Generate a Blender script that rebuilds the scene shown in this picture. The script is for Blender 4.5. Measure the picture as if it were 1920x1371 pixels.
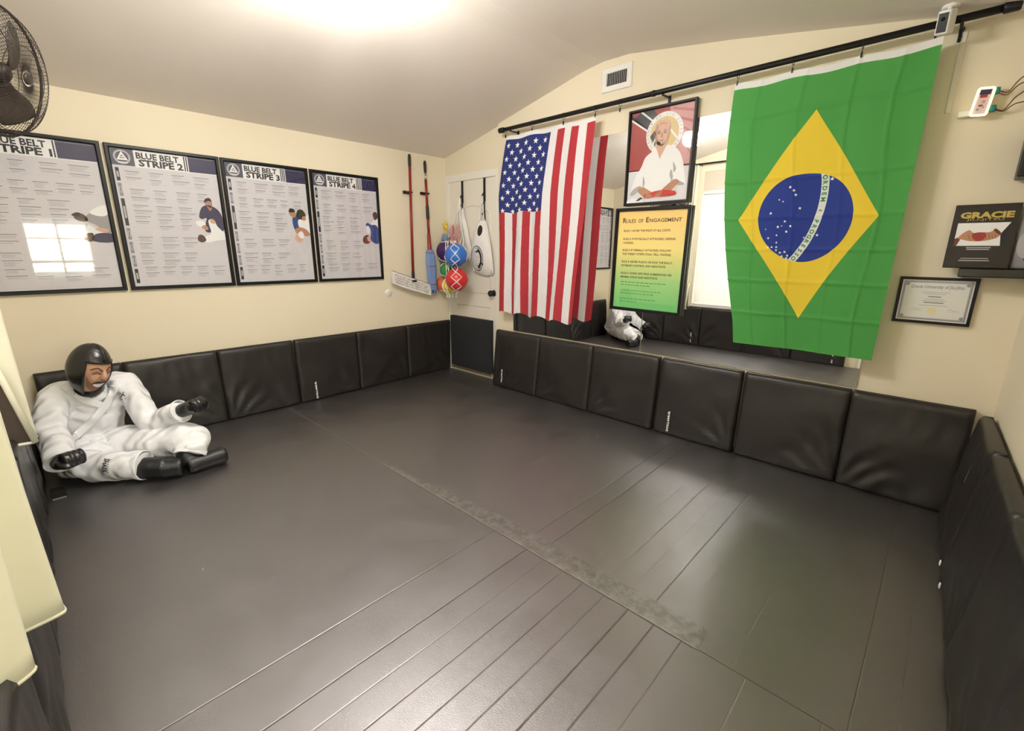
import bpy, bmesh, math, random
from mathutils import Vector, Matrix, noise, geometry
from mathutils.bvhtree import BVHTree
random.seed(7)
for o in list(bpy.data.objects): bpy.data.objects.remove(o)
S = bpy.context.scene
COL = S.collection
PI = math.pi

# ------------------------------------------------------------------ camera
cd = bpy.data.cameras.new('camera'); cam = bpy.data.objects.new('camera', cd); COL.objects.link(cam)
cd.sensor_fit = 'HORIZONTAL'; cd.sensor_width = 36; cd.lens = 36*851.98/1920
cd.clip_start = 0.01; cd.clip_end = 60
cam.matrix_world = Matrix(((0.72486, -0.17260, 0.66692, 3.895), (0.68887, 0.17387, -0.70372, -3.077),
                           (0.005509, 0.969524, 0.244934, 1.27), (0, 0, 0, 1)))
S.camera = cam
# ------------------------------------------------------------------ world (daylight outside the two windows)
w = bpy.data.worlds.new('daylight'); S.world = w; w.use_nodes = True
bg = w.node_tree.nodes['Background']
bg.inputs[0].default_value = (1.0, 0.98, 0.86, 1); bg.inputs[1].default_value = 3.0
# ------------------------------------------------------------------ exposure
S.view_settings.view_transform = 'Standard'; S.view_settings.look = 'None'
S.view_settings.gamma = 1; S.view_settings.use_curve_mapping = False
S.view_settings.exposure = 0.46
BULB_W = 24.0          # watts of each ceiling bulb
WINDOW_W = 19.0        # soft daylight through the side window

BLIND_W = 26.0        # daylight falling on the closed blinds of the other window

# ------------------------------------------------------------------ materials
MATS = {}
def mat(name, col, rough=0.6, spec=0.5, metal=0.0, bump=0.0, bscale=40.0, var=0.0, emit=0.0, coat=0.0, transl=0.0, bdist=0.01, detail=3.0):
    if name in MATS: return MATS[name]
    m = bpy.data.materials.new(name); m.use_nodes = True; nt = m.node_tree; N = nt.nodes; L = nt.links
    b = N['Principled BSDF']
    b.inputs['Base Color'].default_value = (*col, 1); b.inputs['Roughness'].default_value = rough
    b.inputs['Specular IOR Level'].default_value = spec; b.inputs['Metallic'].default_value = metal
    if coat: b.inputs['Coat Weight'].default_value = coat; b.inputs['Coat Roughness'].default_value = 0.05
    if emit:
        b.inputs['Emission Color'].default_value = (*col, 1); b.inputs['Emission Strength'].default_value = emit
    tc = N.new('ShaderNodeTexCoord'); nz = N.new('ShaderNodeTexNoise')
    nz.inputs['Scale'].default_value = bscale; nz.inputs['Detail'].default_value = detail
    L.new(tc.outputs['Object'], nz.inputs['Vector'])
    if bump:
        bp = N.new('ShaderNodeBump'); bp.inputs['Strength'].default_value = bump; bp.inputs['Distance'].default_value = bdist
        L.new(nz.outputs['Fac'], bp.inputs['Height']); L.new(bp.outputs['Normal'], b.inputs['Normal'])
    if var:
        n2 = N.new('ShaderNodeTexNoise'); n2.inputs['Scale'].default_value = bscale*0.12; n2.inputs['Detail'].default_value = 4
        L.new(tc.outputs['Object'], n2.inputs['Vector'])
        mx = N.new('ShaderNodeMix'); mx.data_type = 'RGBA'
        mx.inputs[6].default_value = (*[c*(1-var) for c in col], 1); mx.inputs[7].default_value = (*[min(1, c*(1+var)) for c in col], 1)
        L.new(n2.outputs['Fac'], mx.inputs[0]); L.new(mx.outputs[2], b.inputs['Base Color'])
    if transl:
        tr = N.new('ShaderNodeBsdfTranslucent'); tr.inputs[0].default_value = (*col, 1)
        ms = N.new('ShaderNodeMixShader'); ms.inputs[0].default_value = transl
        out = N['Material Output']
        L.new(b.outputs[0], ms.inputs[1]); L.new(tr.outputs[0], ms.inputs[2]); L.new(ms.outputs[0], out.inputs[0])
    MATS[name] = m
    return m
def glass_mat():
    m = bpy.data.materials.new('picture glass'); m.use_nodes = True; nt = m.node_tree; N = nt.nodes; L = nt.links
    for n in list(N): N.remove(n)
    out = N.new('ShaderNodeOutputMaterial'); tr = N.new('ShaderNodeBsdfTransparent'); tr.inputs[0].default_value = (0.97, 0.97, 0.97, 1)
    gl = N.new('ShaderNodeBsdfGlossy'); gl.inputs['Roughness'].default_value = 0.03
    lw = N.new('ShaderNodeLayerWeight'); lw.inputs[0].default_value = 0.5
    pw = N.new('ShaderNodeMath'); pw.operation = 'POWER'; pw.inputs[1].default_value = 5; L.new(lw.outputs['Facing'], pw.inputs[0])
    fr = N.new('ShaderNodeMath'); fr.operation = 'MULTIPLY_ADD'; fr.inputs[1].default_value = 0.93; fr.inputs[2].default_value = 0.06; L.new(pw.outputs[0], fr.inputs[0])
    ms = N.new('ShaderNodeMixShader')
    L.new(fr.outputs[0], ms.inputs[0]); L.new(tr.outputs[0], ms.inputs[1]); L.new(gl.outputs[0], ms.inputs[2]); L.new(ms.outputs[0], out.inputs[0])
    return m
def mirror_mat():
    m = bpy.data.materials.new('mirror'); m.use_nodes = True; b = m.node_tree.nodes['Principled BSDF']
    b.inputs['Base Color'].default_value = (0.93, 0.94, 0.93, 1); b.inputs['Metallic'].default_value = 1; b.inputs['Roughness'].default_value = 0.0
    return m
class NG:
    """small helper for node maths"""
    def __init__(s, m):
        s.m = m; s.nt = m.node_tree; s.N = s.nt.nodes; s.L = s.nt.links
    def val(s, x, sock):
        if isinstance(x, (int, float)): sock.default_value = x
        else: s.L.new(x, sock)
    def math(s, op, a, b=0.0, c=0.0):
        n = s.N.new('ShaderNodeMath'); n.operation = op
        s.val(a, n.inputs[0]); s.val(b, n.inputs[1]); s.val(c, n.inputs[2]); return n.outputs[0]
    def mix(s, f, a, b):
        n = s.N.new('ShaderNodeMix'); n.data_type = 'RGBA'; s.val(f, n.inputs[0])
        for q, k in ((a, 6), (b, 7)):
            if isinstance(q, tuple): n.inputs[k].default_value = (*q, 1)
            else: s.L.new(q, n.inputs[k])
        return n.outputs[2]
def fabric_setup(name, transl, rough=0.75):
    m = bpy.data.materials.new(name); m.use_nodes = True; g = NG(m)
    b = g.N['Principled BSDF']; b.inputs['Roughness'].default_value = rough; b.inputs['Specular IOR Level'].default_value = 0.25
    uv = g.N.new('ShaderNodeUVMap'); uv.uv_map = 'uv'; sx = g.N.new('ShaderNodeSeparateXYZ'); g.L.new(uv.outputs[0], sx.inputs[0])
    tr = g.N.new('ShaderNodeBsdfTranslucent'); ms = g.N.new('ShaderNodeMixShader'); ms.inputs[0].default_value = transl
    g.L.new(b.outputs[0], ms.inputs[1]); g.L.new(tr.outputs[0], ms.inputs[2]); g.L.new(ms.outputs[0], g.N['Material Output'].inputs[0])
    nz = g.N.new('ShaderNodeTexNoise'); nz.inputs['Scale'].default_value = 9; bp = g.N.new('ShaderNodeBump'); bp.inputs['Strength'].default_value = 0.25; bp.inputs['Distance'].default_value = 0.01
    g.L.new(nz.outputs['Fac'], bp.inputs['Height']); g.L.new(bp.outputs[0], b.inputs['Normal'])
    return m, g, sx.outputs[0], sx.outputs[1], b.inputs['Base Color'], tr.inputs[0]
def us_flag_mat():
    m, g, u, v, c1, c2 = fabric_setup('striped flag cloth', 0.22)
    st = g.math('MODULO', g.math('FLOOR', g.math('MULTIPLY', u, 13.0)), 2.0)
    col = g.mix(st, (0.50, 0.045, 0.060), (0.86, 0.86, 0.88))
    can = g.math('MULTIPLY', g.math('LESS_THAN', u, 7/13), g.math('LESS_THAN', v, 0.41))
    col = g.mix(can, col, (0.032, 0.048, 0.21))
    col = g.mix(g.math('LESS_THAN', v, 0.02), col, (0.85, 0.85, 0.86))
    g.L.new(col, c1); g.L.new(col, c2); return m
def br_flag_mat():
    m, g, u, v, c1, c2 = fabric_setup('green flag cloth', 0.25)
    # metres from the middle of the flag: X across, Y down
    X = g.math('MULTIPLY', g.math('SUBTRACT', u, 0.49), 0.87); Y = g.math('MULTIPLY', g.math('SUBTRACT', v, 0.506), 1.47)
    rh = g.math('LESS_THAN', g.math('ADD', g.math('DIVIDE', g.math('ABSOLUTE', X), 0.343), g.math('DIVIDE', g.math('ABSOLUTE', Y), 0.545)), 1.0)
    col = g.mix(rh, (0.085, 0.37, 0.085), (0.93, 0.69, 0.060))
    r2 = g.math('ADD', g.math('MULTIPLY', X, X), g.math('MULTIPLY', Y, Y))
    cir = g.math('LESS_THAN', r2, 0.232**2)
    # motto band: ring round a centre off to the left and above
    ax = g.math('ADD', X, 0.46); ay = g.math('ADD', Y, 0.135)
    ra = g.math('SQRT', g.math('ADD', g.math('MULTIPLY', ax, ax), g.math('MULTIPLY', ay, ay)))
    band = g.math('MULTIPLY', g.math('GREATER_THAN', ra, 0.531), g.math('LESS_THAN', ra, 0.566))
    inner = g.mix(band, (0.028, 0.055, 0.31), (0.85, 0.88, 0.85))
    col = g.mix(cir, col, inner)
    col = g.mix(g.math('LESS_THAN', v, 0.022), col, (0.88, 0.88, 0.88))
    g.L.new(col, c1); g.L.new(col, c2); return m
def gradient_mat():
    m = bpy.data.materials.new('yellow to green print'); m.use_nodes = True; g = NG(m)
    b = g.N['Principled BSDF']; b.inputs['Roughness'].default_value = 0.5
    uv = g.N.new('ShaderNodeUVMap'); uv.uv_map = 'uv'; sx = g.N.new('ShaderNodeSeparateXYZ'); g.L.new(uv.outputs[0], sx.inputs[0])
    r = g.N.new('ShaderNodeValToRGB'); e = r.color_ramp.elements
    e[0].position = 0.05; e[0].color = (0.20, 0.62, 0.20, 1); e[1].position = 0.95; e[1].color = (0.95, 0.66, 0.22, 1)
    q = e.new(0.3); q.color = (0.38, 0.68, 0.24, 1); q = e.new(0.62); q.color = (0.93, 0.78, 0.26, 1)
    g.L.new(sx.outputs[1], r.inputs[0]); g.L.new(r.outputs[0], b.inputs['Base Color']); return m
def floor_mat():
    m = bpy.data.materials.new('mat vinyl'); m.use_nodes = True; g = NG(m); b = g.N['Principled BSDF']
    geo = g.N.new('ShaderNodeNewGeometry'); sx = g.N.new('ShaderNodeSeparateXYZ'); g.L.new(geo.outputs['Position'], sx.inputs[0])
    x, y = sx.outputs[0], sx.outputs[1]
    nz = g.N.new('ShaderNodeTexNoise'); nz.inputs['Scale'].default_value = 1.1; nz.inputs['Detail'].default_value = 3; g.L.new(geo.outputs['Position'], nz.inputs['Vector'])
    xs = g.math('ADD', x, g.math('MULTIPLY', g.math('SUBTRACT', nz.outputs['Fac'], 0.5), 0.015))
    k = g.math('DIVIDE', xs, 0.1)
    k = g.math('ADD', k, g.math('MULTIPLY', g.math('GREATER_THAN', y, -1.765), 0.45))
    fr = g.math('ABSOLUTE', g.math('SUBTRACT', g.math('FRACT', k), 0.5))        # 0 at a groove
    # each groove its own depth, none near the left wall
    wn = g.N.new('ShaderNodeTexWhiteNoise'); wn.noise_dimensions = '2D'
    cv = g.N.new('ShaderNodeCombineXYZ'); g.L.new(g.math('FLOOR', k), cv.inputs[0]); g.L.new(g.math('GREATER_THAN', y, -1.765), cv.inputs[1])
    g.L.new(cv.outputs[0], wn.inputs['Vector'])
    amp = g.math('MULTIPLY', g.math('POWER', wn.outputs['Value'], 2.2), g.math('SMOOTH_MIN', g.math('MAXIMUM', g.math('MULTIPLY', g.math('SUBTRACT', x, 1.6), 0.9), 0.0), 1.0, 0.1))
    gr = g.math('SUBTRACT', 1.0, g.math('MINIMUM', g.math('MULTIPLY', fr, 22.0), 1.0))
    gro = g.math('MULTIPLY', g.math('MULTIPLY', gr, gr), amp)
    lz = g.N.new('ShaderNodeTexNoise'); lz.inputs['Scale'].default_value = 260; lz.inputs['Detail'].default_value = 2; g.L.new(geo.outputs['Position'], lz.inputs['Vector'])
    sz = g.N.new('ShaderNodeTexNoise'); sz.inputs['Scale'].default_value = 5; sz.inputs['Detail'].default_value = 8; sz.inputs['Roughness'].default_value = 0.7; g.L.new(geo.outputs['Position'], sz.inputs['Vector'])
    h = g.math('SUBTRACT', g.math('MULTIPLY', lz.outputs['Fac'], 0.12), g.math('MULTIPLY', gro, 0.7))
    h = g.math('ADD', h, g.math('MULTIPLY', sz.outputs['Fac'], 0.35))
    bp = g.N.new('ShaderNodeBump'); bp.inputs['Strength'].default_value = 0.55; bp.inputs['Distance'].default_value = 0.006
    g.L.new(h, bp.inputs['Height']); g.L.new(bp.outputs[0], b.inputs['Normal'])
    col = g.mix(sz.outputs['Fac'], (0.012, 0.0105, 0.0102), (0.022, 0.0198, 0.0194))
    col = g.mix(g.math('MULTIPLY', gro, 0.55), col, (0.006, 0.005, 0.005))
    g.L.new(col, b.inputs['Base Color'])
    g.L.new(g.math('ADD', 0.28, g.math('MULTIPLY', sz.outputs['Fac'], 0.28)), b.inputs['Roughness'])
    b.inputs['Specular IOR Level'].default_value = 1.0; b.inputs['IOR'].default_value = 2.15; b.inputs['Specular Tint'].default_value = (1.0, .965, 1.0, 1)
    return m
def tape_mat():
    m = bpy.data.materials.new('scuffed tape'); m.use_nodes = True; g = NG(m); b = g.N['Principled BSDF']
    geo = g.N.new('ShaderNodeNewGeometry'); nz = g.N.new('ShaderNodeTexNoise'); nz.inputs['Scale'].default_value = 22; nz.inputs['Detail'].default_value = 10; nz.inputs['Roughness'].default_value = 0.75
    g.L.new(geo.outputs['Position'], nz.inputs['Vector'])
    r = g.N.new('ShaderNodeValToRGB'); e = r.color_ramp.elements; e[0].position = 0.42; e[0].color = (0.020, 0.018, 0.017, 1); e[1].position = 0.74; e[1].color = (0.20, 0.185, 0.175, 1)
    g.L.new(nz.outputs['Fac'], r.inputs[0]); g.L.new(r.outputs[0], b.inputs['Base Color']); b.inputs['Roughness'].default_value = 0.42; b.inputs['Specular IOR Level'].default_value = 1.0; b.inputs['IOR'].default_value = 1.9
    bp = g.N.new('ShaderNodeBump'); bp.inputs['Strength'].default_value = 0.5; bp.inputs['Distance'].default_value = 0.002; g.L.new(nz.outputs['Fac'], bp.inputs['Height']); g.L.new(bp.outputs[0], b.inputs['Normal'])
    return m
def gi_mat():
    m = mat('white gi cotton', (0.90, 0.905, 0.94), rough=0.9, spec=0.15)
    g = NG(m); b = g.N['Principled BSDF']
    tc = g.N.new('ShaderNodeTexCoord')
    wv = g.N.new('ShaderNodeTexWave'); wv.inputs['Scale'].default_value = 5.5; wv.inputs['Distortion'].default_value = 7; wv.inputs['Detail'].default_value = 1.0; wv.inputs['Detail Scale'].default_value = .6
    g.L.new(tc.outputs['Object'], wv.inputs['Vector'])
    fz = g.N.new('ShaderNodeTexNoise'); fz.inputs['Scale'].default_value = 400; g.L.new(tc.outputs['Object'], fz.inputs['Vector'])
    h = g.math('ADD', wv.outputs['Fac'], g.math('MULTIPLY', fz.outputs['Fac'], 0.08))
    bp = g.N.new('ShaderNodeBump'); bp.inputs['Strength'].default_value = 0.7; bp.inputs['Distance'].default_value = 0.014
    g.L.new(h, bp.inputs['Height']); g.L.new(bp.outputs[0], b.inputs['Normal'])
    return m

WALL = mat('cream wall paint', (0.80, 0.722, 0.555), rough=0.75, spec=0.2, bump=0.08, bscale=90, bdist=0.003)
CEIL = mat('ceiling paint', (0.86, 0.79, 0.725), rough=0.85, spec=0.15, bump=0.10, bscale=70, bdist=0.004)
TRIM = mat('white trim paint', (0.83, 0.80, 0.73), rough=0.45)
DOOR = mat('white door paint', (0.80, 0.76, 0.68), rough=0.5)
PAD = mat('black pad vinyl', (0.020, 0.017, 0.016), rough=0.40, spec=0.5, bump=0.22, bscale=230, bdist=0.002, var=0.15)
PADM = mat('matte black foam pad', (0.016, 0.017, 0.020), rough=0.8, bump=0.3, bscale=300, bdist=0.002)
BLACK = mat('black frame lacquer', (0.006, 0.006, 0.007), rough=0.38, spec=0.3)
BLACKM = mat('black metal', (0.012, 0.012, 0.013), rough=0.4, metal=0.3)
WHITE = mat('white plastic', (0.82, 0.81, 0.78), rough=0.4)
INKW = mat('white ink', (0.85, 0.85, 0.86), rough=0.5)
PAPER = mat('poster paper', (0.66, 0.64, 0.68), rough=0.5, var=0.05, bscale=30)
INK = mat('black ink', (0.012, 0.012, 0.02), rough=0.5)
INKG = mat('grey ink', (0.27, 0.26, 0.30), rough=0.5)
INKL = mat('pale grey ink', (0.45, 0.44, 0.47), rough=0.5)
NAVY = mat('navy ink', (0.022, 0.020, 0.075), rough=0.5)
NAVY2 = mat('slate ink', (0.075, 0.075, 0.11), rough=0.5)
SKINP = mat('printed skin', (0.48, 0.24, 0.14), rough=0.6)
SKIND = mat('printed dark skin', (0.10, 0.045, 0.03), rough=0.6)
SKINL = mat('printed pale skin', (0.66, 0.40, 0.29), rough=0.6)
RED = mat('red ink', (0.36, 0.035, 0.03), rough=0.5)
PINK = mat('pink ink', (0.62, 0.30, 0.30), rough=0.5)
GOLD = mat('gold ink', (0.55, 0.42, 0.10), rough=0.5)
OLIVE = mat('olive gold ink', (0.66, 0.50, 0.22), rough=0.5)
GREYC = mat('grey cloth fold ink', (0.42, 0.42, 0.43), rough=0.6)
INKGREEN = mat('soft green ink', (0.10, 0.36, 0.12), rough=0.5)
DARKRED = mat('brown ink', (0.13, 0.04, 0.015), rough=0.5)
GLASS = glass_mat(); MIRROR = mirror_mat(); USF = us_flag_mat(); BRF = br_flag_mat(); GRAD = gradient_mat()
FLOORM = floor_mat(); TAPE = tape_mat(); GI = gi_mat()
CURT = mat('cream curtain cloth', (0.86, 0.83, 0.66), rough=0.85, spec=0.15, transl=0.18, bump=0.3, bscale=14, bdist=0.01)
BROWN = mat('dark brown cloth', (0.045, 0.030, 0.022), rough=0.85, bump=0.3, bscale=20)
SLAT = mat('blind slat', (0.88, 0.87, 0.83), rough=0.5, transl=0.16)
MOPRED = mat('red painted handle', (0.26, 0.022, 0.014), rough=0.3)
LEATH = mat('black leather', (0.010, 0.010, 0.011), rough=0.28, spec=0.7, bump=0.35, bscale=45, bdist=0.006)
BOOT = mat('grained black vinyl', (0.010, 0.010, 0.011), rough=0.34, spec=0.6, bump=0.5, bscale=160, bdist=0.004)

# ------------------------------------------------------------------ mesh helpers
class MB:
    def __init__(s): s.v = []; s.f = []; s.m = []; s.uv = {}
    def add(s, vs, fs, mi=0, uvs=None):
        o = len(s.v); s.v += [Vector(p) for p in vs]
        for i, f in enumerate(fs):
            s.f.append([o+k for k in f]); s.m.append(mi if isinstance(mi, int) else mi[i])
            if uvs: s.uv[len(s.f)-1] = [uvs[k] for k in f]
        return s
    def box(s, a, b, mi=0, M=None):
        (x0, y0, z0), (x1, y1, z1) = a, b
        vs = [Vector(p) for p in ((x0,y0,z0),(x1,y0,z0),(x1,y1,z0),(x0,y1,z0),(x0,y0,z1),(x1,y0,z1),(x1,y1,z1),(x0,y1,z1))]
        if M: vs = [M @ p for p in vs]
        return s.add(vs, [(3,2,1,0),(4,5,6,7),(0,1,5,4),(1,2,6,5),(2,3,7,6),(3,0,4,7)], mi)
    def tube(s, pts, r, n=10, mi=0, cap=True, ry=None, up=None, closed=False):
        pts = [Vector(p) for p in pts]; k = len(pts)
        rs = r if isinstance(r, (list, tuple)) else [r]*k
        rys = ry if isinstance(ry, (list, tuple)) else ([ry]*k if ry else rs)
        vs = []; prev = None
        for i, p in enumerate(pts):
            if closed: t = (pts[(i+1) % k]-pts[i-1])
            else: t = pts[min(i+1, k-1)]-pts[max(i-1, 0)]
            t.normalize()
            if prev is None:
                a = Vector(up) if up else (Vector((0,0,1)) if abs(t.z) < 0.9 else Vector((1,0,0)))
            else: a = prev
            a = (a-t*a.dot(t)).normalized(); prev = a; b = t.cross(a)
            for j in range(n):
                th = 2*PI*j/n; vs.append(p+a*math.sin(th)*rys[i]+b*math.cos(th)*rs[i])
        fs = []
        for i in range(k if closed else k-1):
            for j in range(n):
                i2 = (i+1) % k; fs.append((i*n+j, i*n+(j+1)%n, i2*n+(j+1)%n, i2*n+j))
        if cap and not closed: fs += [tuple(reversed(range(n))), tuple(range((k-1)*n, k*n))]
        return s.add(vs, fs, mi)
    def ball(s, c, r, mi=0, nu=20, nv=12, M=None):
        c = Vector(c); r = Vector((r, r, r)) if isinstance(r, (int, float)) else Vector(r)
        vs = []
        for i in range(nv+1):
            ph = PI*i/nv
            for j in range(nu):
                th = 2*PI*j/nu; p = Vector((math.sin(ph)*math.cos(th)*r.x, math.sin(ph)*math.sin(th)*r.y, math.cos(ph)*r.z))
                vs.append(c+(M @ p if M else p))
        fs = []
        for i in range(nv):
            for j in range(nu):
                a, b = i*nu+j, i*nu+(j+1) % nu
                f = (a, a+nu, b+nu, b)
                if i == 0: f = (a, a+nu, b+nu)
                if i == nv-1: f = (a, a+nu, b)
                fs.append(f)
        return s.add(vs, fs, mi)
    def lathe(s, prof, o=(0,0,0), axis=(0,0,1), n=24, mi=0):
        ax = Vector(axis).normalized(); a = ax.orthogonal().normalized(); b = ax.cross(a); o = Vector(o)
        vs = [o+ax*h+(a*math.cos(2*PI*j/n)+b*math.sin(2*PI*j/n))*max(r, 1e-5) for r, h in prof for j in range(n)]
        fs = [(i*n+j, i*n+(j+1)%n, (i+1)*n+(j+1)%n, (i+1)*n+j) for i in range(len(prof)-1) for j in range(n)]
        return s.add(vs, fs, mi)
    def grid(s, fn, nu, nv, mi=0, uv=True):
        vs = [fn(i/nu, j/nv) for j in range(nv+1) for i in range(nu+1)]
        fs = [(j*(nu+1)+i, j*(nu+1)+i+1, (j+1)*(nu+1)+i+1, (j+1)*(nu+1)+i) for j in range(nv) for i in range(nu)]
        return s.add(vs, fs, mi, [(i/nu, j/nv) for j in range(nv+1) for i in range(nu+1)] if uv else None)
    def build(s, name, mats, parent=None, origin=None, smooth=False, fix=True):
        me = bpy.data.meshes.new(name)
        if not isinstance(mats, (list, tuple)): mats = [mats]
        o0 = Vector(origin) if origin is not None else (Vector(WORLD.get(parent.name, (0,0,0))) if parent else Vector((0,0,0)))
        me.from_pydata([tuple(p-o0) for p in s.v], [], s.f)
        for m in mats: me.materials.append(m)
        for i, p in enumerate(me.polygons): p.material_index = s.m[i]; p.use_smooth = smooth
        if s.uv:
            ul = me.uv_layers.new(name='uv')
            for i, p in enumerate(me.polygons):
                if i in s.uv:
                    for li, q in zip(p.loop_indices, s.uv[i]): ul.data[li].uv = q
        if fix:
            bm = bmesh.new(); bm.from_mesh(me); bmesh.ops.recalc_face_normals(bm, faces=bm.faces); bm.to_mesh(me); bm.free()
        me.update()
        ob = bpy.data.objects.new(name, me); COL.objects.link(ob)
        if parent: ob.parent = parent; ob.location = (0,0,0); WORLD[ob.name] = tuple(o0)
        else: ob.location = o0; WORLD[ob.name] = tuple(o0)
        return ob
WORLD = {}
def thing(name, loc, label, cat, group=None):
    o = bpy.data.objects.new(name, None); COL.objects.link(o); o.location = loc; WORLD[o.name] = tuple(loc)
    o.empty_display_size = 0.1
    o['label'] = label; o['category'] = cat
    if group: o['group'] = group
    return o
def tag(o, label, cat, group=None):
    o['label'] = label; o['category'] = cat
    if group: o['group'] = group
    return o
def struct(o): o['kind'] = 'structure'; return o
def copy_tree(o, parent=None):
    c = o.copy(); COL.objects.link(c); c.parent = parent
    for ch in list(o.children): copy_tree(ch, c)
    return c
def sub(o, lv=1):
    m = o.modifiers.new('sub', 'SUBSURF'); m.levels = lv; m.render_levels = lv; return o
def bev(o, w=0.003, seg=2):
    m = o.modifiers.new('bev', 'BEVEL'); m.width = w; m.segments = seg; m.limit_method = 'ANGLE'; return o
def catmull(pts, k=6):
    P = [Vector(p) for p in pts]; out = []
    for i in range(len(P)-1):
        p0, p1, p2, p3 = P[max(i-1, 0)], P[i], P[i+1], P[min(i+2, len(P)-1)]
        for j in range(k):
            t = j/k; out.append(0.5*((2*p1)+(p2-p0)*t+(2*p0-5*p1+4*p2-p3)*t*t+(3*p1-p0-3*p2+p3)*t**3))
    out.append(P[-1]); return out

# ------------------------------------------------------------------ printing on surfaces
_tc = {}
def text2d(s, bold=0.0, res=2):
    key = (s, bold, res)
    if key in _tc: return _tc[key]
    c = bpy.data.curves.new('txt', 'FONT'); c.body = s; c.size = 1; c.offset = bold; c.resolution_u = res; c.align_x = 'LEFT'
    o = bpy.data.objects.new('txt', c); COL.objects.link(o)
    dg = bpy.context.evaluated_depsgraph_get(); me = o.evaluated_get(dg).to_mesh()
    vs = [(v.co.x, v.co.y) for v in me.vertices]; fs = [tuple(p.vertices) for p in me.polygons]
    o.evaluated_get(dg).to_mesh_clear(); bpy.data.objects.remove(o); bpy.data.curves.remove(c)
    _tc[key] = (vs, fs); return vs, fs
class Print:
    """2-D artwork laid on a surface: surf(u, v, lift) -> world point; u right, v up, metres"""
    def __init__(s, surf, mats, step=0.0003): s.surf = surf; s.mb = MB(); s.mats = mats; s.step = step; s.layer = 1
    def mi(s, m):
        if m not in s.mats: s.mats.append(m)
        return s.mats.index(m)
    def flat(s, vs, fs, m, layer=None):
        l = (layer if layer is not None else s.layer)*s.step
        s.mb.add([s.surf(u, v, l) for u, v in vs], fs, s.mi(m))
    def rect(s, u0, v0, u1, v1, m, layer=None): s.flat([(u0,v0),(u1,v0),(u1,v1),(u0,v1)], [(0,1,2,3)], m, layer)
    def poly(s, pts, m, layer=None, smooth=0):
        if smooth:
            P = pts; n = len(P); out = []
            for i in range(n):
                p0, p1, p2, p3 = [Vector(P[(i+q) % n]) for q in (-1, 0, 1, 2)]
                for j in range(smooth):
                    t = j/smooth; q = 0.5*((2*p1)+(p2-p0)*t+(2*p0-5*p1+4*p2-p3)*t*t+(3*p1-p0-3*p2+p3)*t**3); out.append((q.x, q.y))
            pts = out
        tri = geometry.tessellate_polygon([[Vector((a, b, 0)) for a, b in pts]])
        s.flat(pts, [tuple(t) for t in tri], m, layer)
    def disc(s, u, v, r, m, layer=None, ry=None, n=24, rot=0):
        ry = ry or r; ca, sa = math.cos(rot), math.sin(rot)
        pts = [(r*math.cos(2*PI*i/n), ry*math.sin(2*PI*i/n)) for i in range(n)]
        s.flat([(u+a*ca-b*sa, v+a*sa+b*ca) for a, b in pts], [tuple(range(n))], m, layer)
    def ring(s, u, v, r0, r1, m, layer=None, n=40, a0=0, a1=2*PI):
        vs = []; fs = []
        for i in range(n+1):
            a = a0+(a1-a0)*i/n; vs += [(u+r0*math.cos(a), v+r0*math.sin(a)), (u+r1*math.cos(a), v+r1*math.sin(a))]
        for i in range(n): fs.append((2*i, 2*i+1, 2*i+3, 2*i+2))
        s.flat(vs, fs, m, layer)
    def line(s, pts, w, m, layer=None):
        for (a, b), (c, d) in zip(pts[:-1], pts[1:]):
            t = Vector((c-a, d-b)); 
            if t.length == 0: continue
            n = Vector((-t.y, t.x)).normalized()*w/2
            s.flat([(a-n.x, b-n.y), (c-n.x, d-n.y), (c+n.x, d+n.y), (a+n.x, b+n.y)], [(0,1,2,3)], m, layer)
    def text(s, t, u, v, h, m, width=None, rot=0, bold=0.0, layer=None, align='l', res=2, shear=0):
        vs, fs = text2d(t, bold, res)
        if not vs: return
        x0 = min(a for a, b in vs); x1 = max(a for a, b in vs); k = h/0.73; kx = k
        if width: kx = width/(x1-x0)
        w = (x1-x0)*kx; off = {'l': 0, 'c': -w/2, 'r': -w}[align]; ca, sa = math.cos(rot), math.sin(rot); out = []
        for a, b in vs:
            a2 = (a-x0)*kx+off+shear*b*k; b2 = b*k; out.append((u+a2*ca-b2*sa, v+a2*sa+b2*ca))
        s.flat(out, fs, m, layer)
    def build(s, name, parent, origin=None): return s.mb.build(name, s.mats, parent, origin, fix=False)
def plane_surf(O, U, V, Nn):
    O, U, V, Nn = map(Vector, (O, U, V, Nn))
    return lambda u, v, l: O+U*u+V*v+Nn*l
def star_pts(u, v, r, rot=PI/2):
    return [(u+(r if i % 2 == 0 else r*0.39)*math.cos(rot+i*PI/5), v+(r if i % 2 == 0 else r*0.39)*math.sin(rot+i*PI/5)) for i in range(10)]

# ================================================================== ROOM
def zc(x):      # ceiling height along x
    P = [(-0.3, 2.10), (0, 2.165), (1.70, 2.548), (1.85, 2.568), (2.06, 2.566), (2.75, 2.467), (3.53, 2.335), (4.6, 2.12)]
    for (a, b), (c, d) in zip(P[:-1], P[1:]):
        if a <= x <= c: return b+(d-b)*(x-a)/(c-a)
XS = [-0.12, 0, 0.8, 1.7, 1.85, 2.06, 2.75, 3.53, 4.5]
def rwx(y): return 4.157-0.034*y          # right wall face
mb = MB()
for a, b in zip(XS[:-1], XS[1:]):
    mb.add([(a,-3.7,zc(a)),(b,-3.7,zc(b)),(b,0.15,zc(b)),(a,0.15,zc(a)),(a,-3.7,zc(a)+.1),(b,-3.7,zc(b)+.1),(b,0.15,zc(b)+.1),(a,0.15,zc(a)+.1)],
           [(0,3,2,1),(4,5,6,7),(0,1,5,4),(2,3,7,6)])
struct(mb.build('ceiling', CEIL))
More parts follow.
